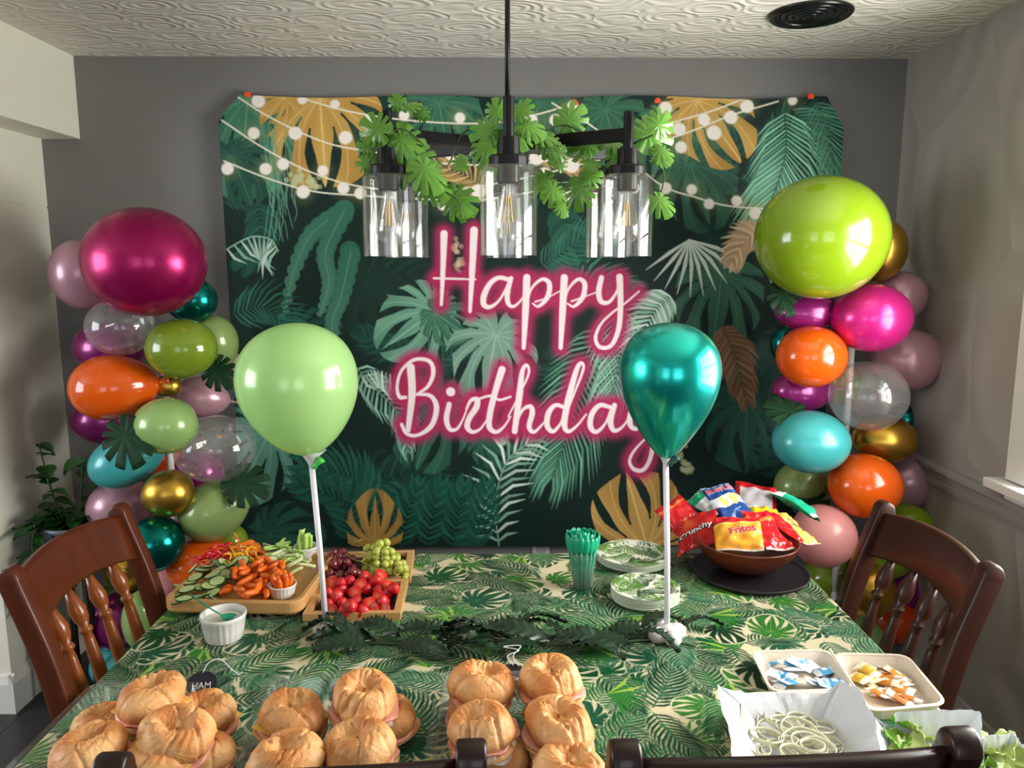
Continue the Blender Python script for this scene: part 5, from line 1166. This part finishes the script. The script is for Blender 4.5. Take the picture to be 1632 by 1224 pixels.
for k, (x, y, a) in enumerate(sml):
    o = put('small_leaf', pmesh[k % 3], lr); o.location = atz(x, y, T0+.03)-O2; o.rotation_euler = (.3, -.2, math.radians(a)); o.scale = (.04,)*3

# ================================================================== CROISSANT SANDWICHES
def crust():
    m = bpy.data.materials.new('golden_crust'); m.use_nodes = True; nt = m.node_tree; n = nt.nodes; L_ = nt.links; b = n['Principled BSDF']
    b.inputs['Roughness'].default_value = .52; b.inputs['Coat Weight'].default_value = .04; b.inputs['Subsurface Weight'].default_value = .08; b.inputs['Subsurface Radius'].default_value = (.01, .005, .002)
    tc_ = n.new('ShaderNodeTexCoord'); at = n.new('ShaderNodeAttribute'); at.attribute_name = 'tone'
    nz = n.new('ShaderNodeTexNoise'); nz.inputs['Scale'].default_value = 22; nz.inputs['Detail'].default_value = 5; L_.new(tc_.outputs['Object'], nz.inputs['Vector'])
    ad = n.new('ShaderNodeMath'); ad.operation = 'MULTIPLY_ADD'; ad.inputs[1].default_value = .55; L_.new(nz.outputs['Fac'], ad.inputs[0]); L_.new(at.outputs['Fac'], ad.inputs[2])
    cr = n.new('ShaderNodeValToRGB'); e = cr.color_ramp.elements; e[0].position = .25; e[0].color = S(236, 186, 126); e[1].position = .95; e[1].color = S(164, 82, 36); x = e.new(.6); x.color = S(208, 134, 72)
    L_.new(ad.outputs[0], cr.inputs[0]); L_.new(cr.outputs[0], b.inputs['Base Color'])
    n2 = n.new('ShaderNodeTexNoise'); n2.inputs['Scale'].default_value = 60; n2.inputs['Detail'].default_value = 6; n2.inputs['Distortion'].default_value = 1.2; L_.new(tc_.outputs['Object'], n2.inputs['Vector'])
    bn = n.new('ShaderNodeBump'); bn.inputs['Strength'].default_value = .8; bn.inputs['Distance'].default_value = .004; L_.new(n2.outputs['Fac'], bn.inputs['Height']); L_.new(bn.outputs['Normal'], b.inputs['Normal']); return m
crm = crust()
def bun_mesh(seed, top=True):
    """croissant curled into a ring: fat segmented crescent whose tips overlap round a dimple"""
    rr = np.random.default_rng(seed); nr, na = 34, 120; R = .062; H = .044 if top else .022
    s_ = np.linspace(0, 1, nr); a = np.linspace(0, 2*PI, na, endpoint=False); Sg, A = np.meshgrid(s_, a, indexing='ij')
    gap = rr.uniform(0, 2*PI); d = (A-gap+PI) % (2*PI)-PI                    # angle from the joint of the two tips
    lob = 1+.035*np.cos(2*A+rr.uniform(0, 6))+.02*np.cos(5*A+rr.uniform(0, 6))
    rho = np.where(Sg < .8, np.clip(Sg/.8, 0, 1)**.8, 1-(Sg-.8)/.2*.85)
    sx_, sy_ = rr.uniform(-.08, .08, 2); th = d/PI                             # -1..1 along the crescent, tips overlap at +-1
    r0 = .56+.11*th; wd = .46*(1-.30*np.abs(th)**2.2); q = (rho-r0)/wd
    tube = np.sqrt(np.clip(1-np.clip(np.abs(q), 0, 1)**2.2, 0, 1))*(1-.16*np.abs(th)**2)
    prof = np.sqrt(np.clip(1-rho**3.4, 0, 1)); fill = (.60+.08*np.cos(A*2+seed))*prof
    h = np.maximum(tube, fill); h = np.where(rho > r0, np.maximum(tube*.55+prof*.45, fill), h)
    nseg = int(rr.integers(6, 8)); sg = np.zeros_like(h); slant = rr.uniform(.5, .9)
    for k in range(nseg):
        c_ = -PI+2*PI*(k+.6)/nseg+rr.uniform(-.22, .22); e_ = d-c_-slant*np.sign(c_+.01)*(rho-.5)
        g_ = np.exp(-(e_*rho/.045)**2)*rr.uniform(.07, .15)*np.clip((rho-.22)*4, 0, 1)
        sg += g_; h = h+np.where((e_ > 0) & (e_ < .5), .05*(1-e_/.5), 0)*np.clip((rho-.25)*3, 0, 1)*prof*rr.uniform(.2, 1)
    h = h-sg*prof
    for k in range(5):
        f1, f2, p1 = int(rr.integers(5, 20)), rr.uniform(4, 12), rr.uniform(0, 6); h += .011*np.sin(f1*A+f2*rho*3+p1)*prof*np.clip(rho*4-.5, 0, 1)
    h = h*(1+.08*np.cos(A+seed)*rho)
    if not top: prof = np.sqrt(np.clip(1-rho**3.2, 0, 1))
    out = R*rho*lob*(1+.07*np.cos(2*A+seed*1.7))*(1-.05*np.exp(-((np.abs(d)-PI)/.2)**2)-sg*.55*(rho > .7))
    X = out*np.cos(A); Y = out*np.sin(A)*.94
    Z = np.where(Sg <= .8, h*H, -.004-.004*np.sin((Sg-.8)/.2*PI/2)) if top else np.where(Sg <= .8, prof*H*.25+.0*h, -H*.75*np.sin((Sg-.8)/.2*PI/2)**.6)
    if not top: X = np.where(Sg > .8, R*lob*np.cos(A)*np.cos((Sg-.8)/.2*1.25), X); Y = np.where(Sg > .8, R*lob*.94*np.sin(A)*np.cos((Sg-.8)/.2*1.25), Y)
    tone = np.clip(.10-sg*1.0+.55*np.clip(h-.62, 0, 1)+.10*np.sin(A*2+seed), -.1, .55)
    P = np.stack([X, Y, Z], -1).reshape(-1, 3); me = bpy.data.meshes.new('bun'); f = []
    for i in range(nr-1):
        for j in range(na): f.append((i*na+j, i*na+(j+1) % na, (i+1)*na+(j+1) % na, (i+1)*na+j))
    f.append(tuple(range(na-1, -1, -1))); f.append(tuple((nr-1)*na+j for j in range(na)))
    me.from_pydata(P.tolist(), [], f); me.polygons.foreach_set('use_smooth', [True]*len(me.polygons)); at_ = me.attributes.new('tone', 'FLOAT', 'POINT'); at_.data.foreach_set('value', tone.reshape(-1).astype(np.float32)); me.materials.append(crm); return me
def wavy_disc(R, seed, amp=.004, thick=.003, n=40, droop=.010):
    rr = np.random.default_rng(seed); p1, p2 = rr.uniform(0, 6, 2); m = MB(); P = []
    for f in (.0, .5, .8, 1.0, 1.12):
        for j in range(n):
            a = 2*PI*j/n; r = R*f*(1+.05*math.sin(3*a+p1)+.03*math.sin(8*a+p2)); P.append((r*math.cos(a), r*math.sin(a), amp*math.sin(6*a+p1)*f**3-droop*max(0, f-.8)**1.5*(2+math.sin(4*a+p2))))
    m.grid(P, 5, n, wrap=True); return m
ham = pm('ham', (222, 150, 130), .4, var=.1, coat=.1); chz = pm('yellow_cheese', (240, 200, 104), .4); may = pm('white_cheese', (240, 226, 214), .4)
def sandwich(px, py, z_, rz, seed, fill, label, tilt=(0, 0), sc_=1.0, group=None):
    """px,py: middle of the top bun as seen, z_: height of the top's rim"""
    t = thing('croissant_sandwich', label, 'sandwich', atz(px, py, z_+.018)-Vector((0, 0, .048)), rot=(tilt[0], tilt[1], rz))
    t.scale = (sc_,)*3
    if group: t['group'] = group
    o = put('bun_top', bun_mesh(seed), t); o.location = (0, 0, .032)
    o = put('bun_bottom', bun_mesh(seed+50, False), t); o.location = (0, 0, .017)
    o = wavy_disc(.055, seed, .003).build('ham_slice', ham, t, smooth=True, solid=.002); o.location = (0, 0, .0265)
    if 'c' in fill: o = MB().box((0, 0, .0285), (.096, .096, .002), rz=seed).build('cheese_slice', chz, t)
    if 'w' in fill:
        o = wavy_disc(.052, seed+7, .002, droop=.05).build('white_cheese_slice', may, t, smooth=True, solid=.002); o.location = (0, 0, .0275)
plast = clear('clamshell_plastic', haze=.02, rough=.06, edge=.45)
def plastic_tray(name, corner_px, W, D_, rz, label):
    """corner_px: back left corner on the table"""
    c = atz(*corner_px, T0); M = Matrix.Rotation(rz, 3, 'Z'); ctr = c+M@Vector((W/2, -D_/2, 0)); t = thing('plastic_tray', label, 'tray', ctr, rz); h = .045
    m = MB(); L = [(rrect(W/2-.022, D_/2-.022, .02, 4), .002), (rrect(W/2-.012, D_/2-.012, .026, 4), h-.006), (rrect(W/2, D_/2, .03, 4), h-.004), (rrect(W/2, D_/2, .03, 4), h), (rrect(W/2-.012, D_/2-.012, .026, 4), h), (rrect(W/2-.020, D_/2-.020, .02, 4), .005)]
    loops(m, L).build('tray_body', plast, t)
    m = MB()
    for k in range(-8, 9):
        for s in (-1, 1): m.box((k*W/18.5, s*(D_/2-.015), .022), (.004, .004, .03))
        for s in (-1, 1): m.box((s*(W/2-.015), k*D_/18.5, .022), (.004, .004, .03))
    m.build('ribs', plast, t, kind='stuff')
    return t
plastic_tray('a', (152, 1118), .235, .30, -.02, 'clear plastic tray of croissant sandwiches at the left table corner')
plastic_tray('b', (428, 1106), .212, .30, .07, 'clear plastic tray of croissant sandwiches, the middle of three')
plastic_tray('c', (702, 1100), .222, .30, -.02, 'clear plastic tray of croissant sandwiches behind the gap between the front chairs')
L1, L2 = T0+.045, T0+.105
SW_ = [(165, 1145, L1, 1.0, 1, 'c', 'croissant sandwich low at the back left of the left tray'), (325, 1133, L1+.012, 2.2, 2, 'c', 'croissant sandwich at the back right of the left tray with pink ham showing'),
 (242, 1108, L2, 4.3, 3, 'c', 'topmost croissant sandwich at the back of the left tray'), (276, 1162, L2-.008, .5, 4, 'c', 'croissant sandwich lying across the middle of the left tray'),
 (146, 1190, L2-.018, 5.4, 5, '', 'big ring shaped croissant sandwich at the front left corner of the left tray'), (250, 1208, L1+.020, 1.7, 6, 'c', 'croissant sandwich at the front of the left tray behind the chair post'), (322, 1196, L1, 3.3, 7, '', 'croissant sandwich low at the right rim of the left tray'),
 (462, 1132, L1+.030, 2.6, 8, 'c', 'croissant sandwich at the back left of the middle tray'), (617, 1134, L1, .2, 9, '', 'croissant sandwich half hidden at the right rim of the middle tray'), (577, 1103, L2-.004, 1.2, 10, 'w', 'topmost croissant sandwich at the back right of the middle tray'),
 (577, 1186, L1+.034, 5.8, 11, '', 'croissant sandwich at the front right of the middle tray'), (455, 1202, L1+.032, 3.9, 12, 'w', 'croissant sandwich at the front left of the middle tray'), (520, 1222, L1, .9, 13, '', 'croissant sandwich lowest in front of the middle tray'),
 (758, 1122, L1-.004, .4, 14, '', 'lower croissant sandwich at the back left of the right tray'), (880, 1118, L1-.004, 2.0, 15, '', 'lower croissant sandwich at the back right of the right tray'),
 (765, 1083, L2-.006, .9, 16, '', 'upper croissant sandwich at the back left of the right tray'), (877, 1075, L2, 2.9, 17, 'w', 'upper croissant sandwich at the back right of the right tray'),
 (775, 1156, L2-.008, 4.9, 18, 'w', 'upper croissant sandwich in the second row left of the right tray'), (890, 1148, L2-.006, 5.5, 19, 'w', 'upper croissant sandwich in the second row right of the right tray'),
 (785, 1200, L1-.002, 1.4, 20, '', 'lower croissant sandwich in the second row left of the right tray'), (893, 1193, L1-.002, 3.0, 21, '', 'lower croissant sandwich in the second row right of the right tray'),
 (905, 1221, L1+.026, 2.4, 22, '', 'croissant sandwich at the front edge of the picture in the right tray')]
for q_ in SW_: sandwich(*q_[:3], q_[3], q_[4], q_[5], q_[6], tilt=(RR.uniform(-.10, .12)+(.14 if q_[4] in (4, 5, 10, 18) else 0), RR.uniform(-.12, .12)), sc_={1: .9, 7: .85, 9: .92, 14: .92, 15: .92, 13: .9}.get(q_[4], 1.0))
# name tags
tgm = pm('chalkboard_black', (20, 22, 34), .6); chalk = pm('white_marker', (226, 226, 230), .5)
for (px, py), body, lab, rz in (((322, 1090), 'HAM', 'black oval tag with white lettering behind the left croissant tray', .1), ((818, 1078), 'Turkey', 'black oval tag with a white string behind the right croissant tray', 0)):
    c_ = atz(px, py, T0+.03); t = thing('food_tag', lab, 'tag', c_, rot=(.95, 0, rz))
    MB().lathe([(0, -.001), (.026, -.001), (.0265, 0), (.026, .001), (0, .001)], n=36, sx=1.15, sy=.95).build('tag_board', tgm, t)
    if body == 'HAM': me = text_mesh('HAM', .018, .0)
    else: me = text_mesh(body, .012, .0002)
    me.materials.clear(); me.materials.append(chalk); o = put('lettering', me, t); o.location = (0, -.004, .0035)
    pts = [(0, .022, .002)]
    if rz: pts += [(.010, .040, .004), (.032, .046, .0), (.05, .030, -.010), (.066, .018, -.02), (.074, .022, -.022)]
    else: pts += [(-.012, .040, .004), (.012, .052, .0), (-.02, .060, -.006), (.016, .062, -.01), (.0, .040, .0), (.012, .020, .004)]
    MB().tube(spline(pts, 8), .0011, 6).build('string', chalk, t, smooth=True)

# ================================================================== TAKEOUT BOXES AT THE RIGHT
bag_m = pm('bagasse_pulp', (220, 206, 190), .7, var=.04, scale=40, bump=.15, bscale=200)
paper = pm('white_tissue', (226, 228, 234), .55, var=.02, trans=.3, bump=.2, bscale=50)

def tub(m, q, h, inset, wall=.005, rim=.006, z0=0):
    """pulp tub over four (table) corners q, rim at height h, floor shrunk by inset"""
    c = sum(q, Vector())/4; n = 5; out = []
    def ring(k, z_, r=.03):
        pts = []
        for i in range(4):
            a, b, d = q[i-1]-c, q[i]-c, q[(i+1) % 4]-c; e1 = (a-b).normalized(); e2 = (d-b).normalized(); bb = b*k
            for t in np.linspace(0, 1, n): pts.append((lambda P0, P1, P2: P0*(1-t)**2+P1*2*t*(1-t)+P2*t*t)(bb+e1*r*k, bb, bb+e2*r*k)+c+Vector((0, 0, z_)))
        return pts
    L = [ring(1-inset, z0), ring(.965, h-.004), ring(1.0, h-.003), ring(1.0, h), ring(.93, h), ring(.92, h-.004), ring(1-inset-.06, z0+.004)]
    P = [v for r in L for v in r]; N = 4*n; m.grid(P, len(L), N, wrap=True); k = len(m.v)-N; m.f.append(tuple(range(k, k+N))); b = len(m.v)-len(P); m.f.append(tuple(range(b+N-1, b-1, -1))); return c
CB = .838; QL = [(1195, 1036), (1322, 1034), (1366, 1098), (1228, 1103)]; QR = [(1326, 1039), (1446, 1042), (1513, 1122), (1382, 1134)]
def qpts(Q, h):  return [atz(x, y, T0+h) for x, y in Q]
t = thing('takeout_box', 'open tan pulp takeout box with blue and orange sauce packets in its two halves', 'box', atz(1345, 1090, T0))
for Q in (QL, QR):
    q = [v-Vector((0, 0, .032))-t.location for v in qpts(Q, .032)]; m = MB(); tub(m, q, .032, .16); m.build('box_half', bag_m, t, smooth=False, bevel=.001)
a, b = qpts([(1322, 1036), (1372, 1112)], .030); m = MB().tube([a-t.location, b-t.location], .004, 6); m.build('hinge', bag_m, t)
# packets
def packet(px, py, z_, W, H, rz, tilt, cols, label, group, th=.004):
    nu, nv = 9, 15; u, v = np.meshgrid(np.linspace(-1, 1, nu), np.linspace(-1, 1, nv)); pr = np.clip(1-np.abs(u)**2.5, 0, 1)*np.clip(1-np.abs(v/.85)**3, 0, 1)
    Xp = u*W/2; Yp = v*H/2; c = Canvas(u, v, cols[0]); c.C[(np.abs(v) < .55)] = cols[1]; c.C[(np.abs(v) < .25) & (u > -.2)] = cols[2]
    top = np.stack([Xp, Yp, th*pr], -1); bot = np.stack([Xp, Yp, -th*pr-.0003], -1)[:, ::-1]
    P = np.concatenate([top, bot[::-1]], 0); cc = np.concatenate([c.C, c.C[::-1, ::-1]], 0); c.C = cc
    o = dense('sauce_packet', P, c.rgba(), printed('packet_film', .3, coat=.4)); o.location = atz(px, py, z_); o.rotation_euler = (tilt[0], tilt[1], rz)
    tag(o, label, 'packet', group)
RP = random.Random(3)
bl = ((214, 216, 222), (70, 150, 200), (232, 234, 238)); bl2 = ((228, 230, 234), (206, 212, 222), (90, 166, 214)); og = ((232, 222, 206), (222, 140, 60), (240, 226, 200)); yl = ((228, 214, 180), (206, 160, 48), (222, 190, 90)); og2 = ((236, 226, 214), (206, 110, 50), (120, 60, 40))
FLO = T0+.009
for k in range(20):
    x = RP.uniform(1228, 1318)+k % 2*6; y = RP.uniform(1052, 1092); x += (y-1070)*.6
    packet(x, y, FLO+.0025*(k//3)+.001, .028, .050, RP.uniform(.9, 2.2), (RP.uniform(-.35, .35), RP.uniform(-.3, .3)), bl if k % 3 else bl2, 'blue and white sauce packet in the left half of the takeout box', 'blue and white packets in the takeout box')
for k in range(9):
    x = RP.uniform(1362, 1392); y = RP.uniform(1068, 1098); packet(x, y, FLO+.003*(k//2)+.001, .030, .044, RP.uniform(-.6, 1.2), (RP.uniform(-.4, .4), RP.uniform(-.3, .3)), yl, 'mustard yellow sauce packet in the right half of the takeout box', 'yellow packets in the takeout box', .006)
for k in range(14):
    x = RP.uniform(1395, 1440); y = RP.uniform(1062, 1118); x += (y-1090)*.4; packet(x, y, FLO+.0025*(k//3)+.001, .026, .056, RP.uniform(.2, .9), (RP.uniform(-.35, .35), RP.uniform(-.3, .3)), og if k % 2 else og2, 'orange and brown sauce packet in the right half of the takeout box', 'orange packets in the takeout box')
# onion ring box, lined with tissue
QO = [(1182, 1103), (1352, 1100), (1408, 1216), (1176, 1222)]
t = thing('takeout_box', 'tan pulp box lined with white tissue and filled with onion rings', 'box', atz(1275, 1165, T0)); q = [v-Vector((0, 0, .04))-t.location for v in qpts(QO, .04)]; m = MB(); oc = tub(m, q, .04, .18); m.build('box_body', bag_m, t, bevel=.001)
def sheet(name, label, outline, c0, seed, parent_h=.012, crumple=.004):
    """crumpled tissue: radial sheet from a flat floor up over the rim; outline = list of (px,py,height)"""
    pts = [atz(x, y, T0+h) for x, y, h in outline]; n = 96; K = len(pts); rg = np.random.default_rng(seed); edge = []
    for i in range(n):
        f = i/n*K; k = int(f); g = f-k; edge.append(pts[k]*(1-g)+pts[(k+1) % K]*g)
    P = []; ph = rg.uniform(0, 6, 5); c = Vector(c0)
    for s_ in (0, .3, .52, .62, .72, .82, .91, 1.0):
        for i, e in enumerate(edge):
            z_ = c.z+(e.z-c.z)*max(0, (s_-.50)/.50)**.9; a = 2*PI*i/n
            w_ = crumple*s_*s_*(math.sin(5*a+ph[0]+s_*4)+.7*math.sin(13*a+ph[1]-s_*6)+.5*math.sin(29*a+ph[2]+s_*9)) if s_ > .5 else 0
            P.append((c.x+(e.x-c.x)*s_+w_*.8, c.y+(e.y-c.y)*s_+w_*.5, z_+abs(w_)*.6))
    m = MB(); m.grid(P, 8, n, wrap=True); o = m.build(name, paper, smooth=False, solid=.0004); tag(o, label, 'paper'); return o
c0 = atz(1278, 1172, T0+.010)
sheet('tissue_paper', 'white tissue paper standing up in points around the onion rings', [(1143, 1092, .065), (1180, 1106, .05), (1240, 1104, .048), (1310, 1108, .048), (1316, 1106, .06), (1340, 1085, .08), (1368, 1100, .085), (1396, 1150, .075), (1406, 1205, .06), (1390, 1235, .05), (1270, 1245, .045), (1170, 1235, .05), (1160, 1160, .055)], c0, 2, crumple=.003)
onm = pm('raw_onion', (238, 236, 212), .3, var=.1, scale=30, coat=.3, trans=.25)
RO = random.Random(5)
on_ = [(1225, 1190, 30), (1235, 1165, 24), (1255, 1150, 30), (1252, 1152, 20), (1250, 1158, 12), (1285, 1185, 32), (1290, 1186, 24), (1295, 1188, 17), (1310, 1170, 30), (1315, 1178, 24), (1230, 1200, 20), (1245, 1196, 26), (1275, 1165, 26), (1222, 1172, 22), (1300, 1196, 28), (1265, 1200, 18), (1320, 1190, 20), (1232, 1150, 22), (1278, 1150, 20), (1300, 1156, 26), (1210, 1192, 16), (1258, 1182, 14)]
for k, (x, y, r) in enumerate(on_):
    p_ = atz(x, y, T0+.018+.0028*(k % 8)); R = r*m_per_px(p_)*1.12; m = MB(); n = 40; P = []
    for i in range(n):
        a = 2*PI*i/n; rr_ = R*(1+.04*math.sin(2*a+k)+.02*math.sin(5*a))
        for dr, dz in ((-.0012, -.0025), (.0010, -.003), (.0012, .0028), (-.0008, .0025)): P.append(((rr_+dr)*math.cos(a), (rr_+dr)*math.sin(a), dz))
    P += P[:4]; m.grid(P, n+1, 4, wrap=True); o = m.build('onion_ring', onm, smooth=True); o.location = p_; o.rotation_euler = (RO.uniform(-.16, .10), RO.uniform(-.14, .14), RO.uniform(0, 6))
    tag(o, 'thin white onion ring in the tissue lined box', 'onion', 'onion rings in the tissue lined box')
# lettuce boxes
let = pm('lettuce_leaf', (186, 214, 84), .35, var=.35, scale=9, alt=(222, 232, 160), coat=.2, trans=.3, bump=.5, bscale=40); let2 = pm('lettuce_green', (130, 186, 56), .35, var=.25, scale=9, coat=.2, trans=.3, bump=.5, bscale=40)
def lettuce(px, py, z_, R, mat, seed, label):
    rg = np.random.default_rng(seed); p1, p2, p3 = rg.uniform(0, 6, 3); n = 60; m = MB(); P = []
    for f in np.linspace(.02, 1, 14):
        for i in range(n):
            a = 2*PI*i/n; r = R*f*(1+.18*math.sin(3*a+p1)+.06*math.sin(9*a+p2))
            P.append((r*math.cos(a), r*math.sin(a), R*(.35*f*f+.16*math.sin(5*a+p1+3*f)*f*f+.10*math.sin(13*a+p3+5*f)*f**3+.05*math.sin(27*a+p2)*f**4)))
    m.grid(P, 14, n, wrap=True); o = m.build('lettuce_leaf', mat, smooth=True, solid=.0012); o.location = atz(px, py, z_); o.rotation_euler = (rg.uniform(-.2, .5), rg.uniform(-.4, .4), rg.uniform(0, 6)); tag(o, label, 'lettuce')
QP = [(1404, 1160), (1555, 1150), (1590, 1240), (1412, 1250)]
t = thing('takeout_box', 'pulp box of lettuce behind the chair post at the right front', 'box', atz(1480, 1200, T0)); q = [v-Vector((0, 0, .035))-t.location for v in qpts(QP, .035)]; m = MB(); tub(m, q, .035, .18); m.build('box_body', bag_m, t, bevel=.001)
sheet('tissue_paper', 'square white tissue sheet under the lettuce behind the chair post', [(1394, 1142, .055), (1425, 1165, .045), (1426, 1136, .075), (1500, 1132, .085), (1564, 1134, .085), (1566, 1180, .06), (1570, 1235, .045), (1480, 1255, .04), (1410, 1245, .045), (1400, 1190, .05)], atz(1480, 1205, T0+.010), 4, crumple=.002)
lettuce(1442, 1160, T0+.045, .026, let2, 1, 'bright green lettuce leaf at the back of the first lettuce box'); lettuce(1430, 1180, T0+.040, .022, let2, 2, 'small bright green lettuce leaf at the left of the first lettuce box'); lettuce(1470, 1172, T0+.040, .034, let, 3, 'pale green lettuce leaf under the tissue sheet corner'); lettuce(1455, 1200, T0+.035, .034, let, 4, 'pale lettuce leaf behind the right front chair rail')
t = thing('paper_packet', 'crumpled white tissue packet at the right front table edge', 'paper', atz(1612, 1215, T0)); 
o = sheet('tissue_paper', 'x', [(1545, 1185, .05), (1580, 1172, .075), (1618, 1172, .07), (1632, 1190, .06), (1650, 1230, .04), (1600, 1260, .03), (1545, 1250, .03), (1535, 1215, .04)], atz(1592, 1225, T0+.006), 6, crumple=.004)
C.objects.unlink(t); bpy.data.objects.remove(t); o['label'] = 'white tissue paper around the lettuce at the right edge of the picture'
lettuce(1580, 1195, T0+.040, .045, let, 7, 'large yellow green lettuce leaf at the right edge of the picture'); lettuce(1545, 1222, T0+.030, .038, let2, 8, 'curly bright green lettuce leaf beside the chair post at the right edge'); lettuce(1602, 1215, T0+.035, .035, let, 9, 'pale lettuce leaf lowest at the right edge of the picture')
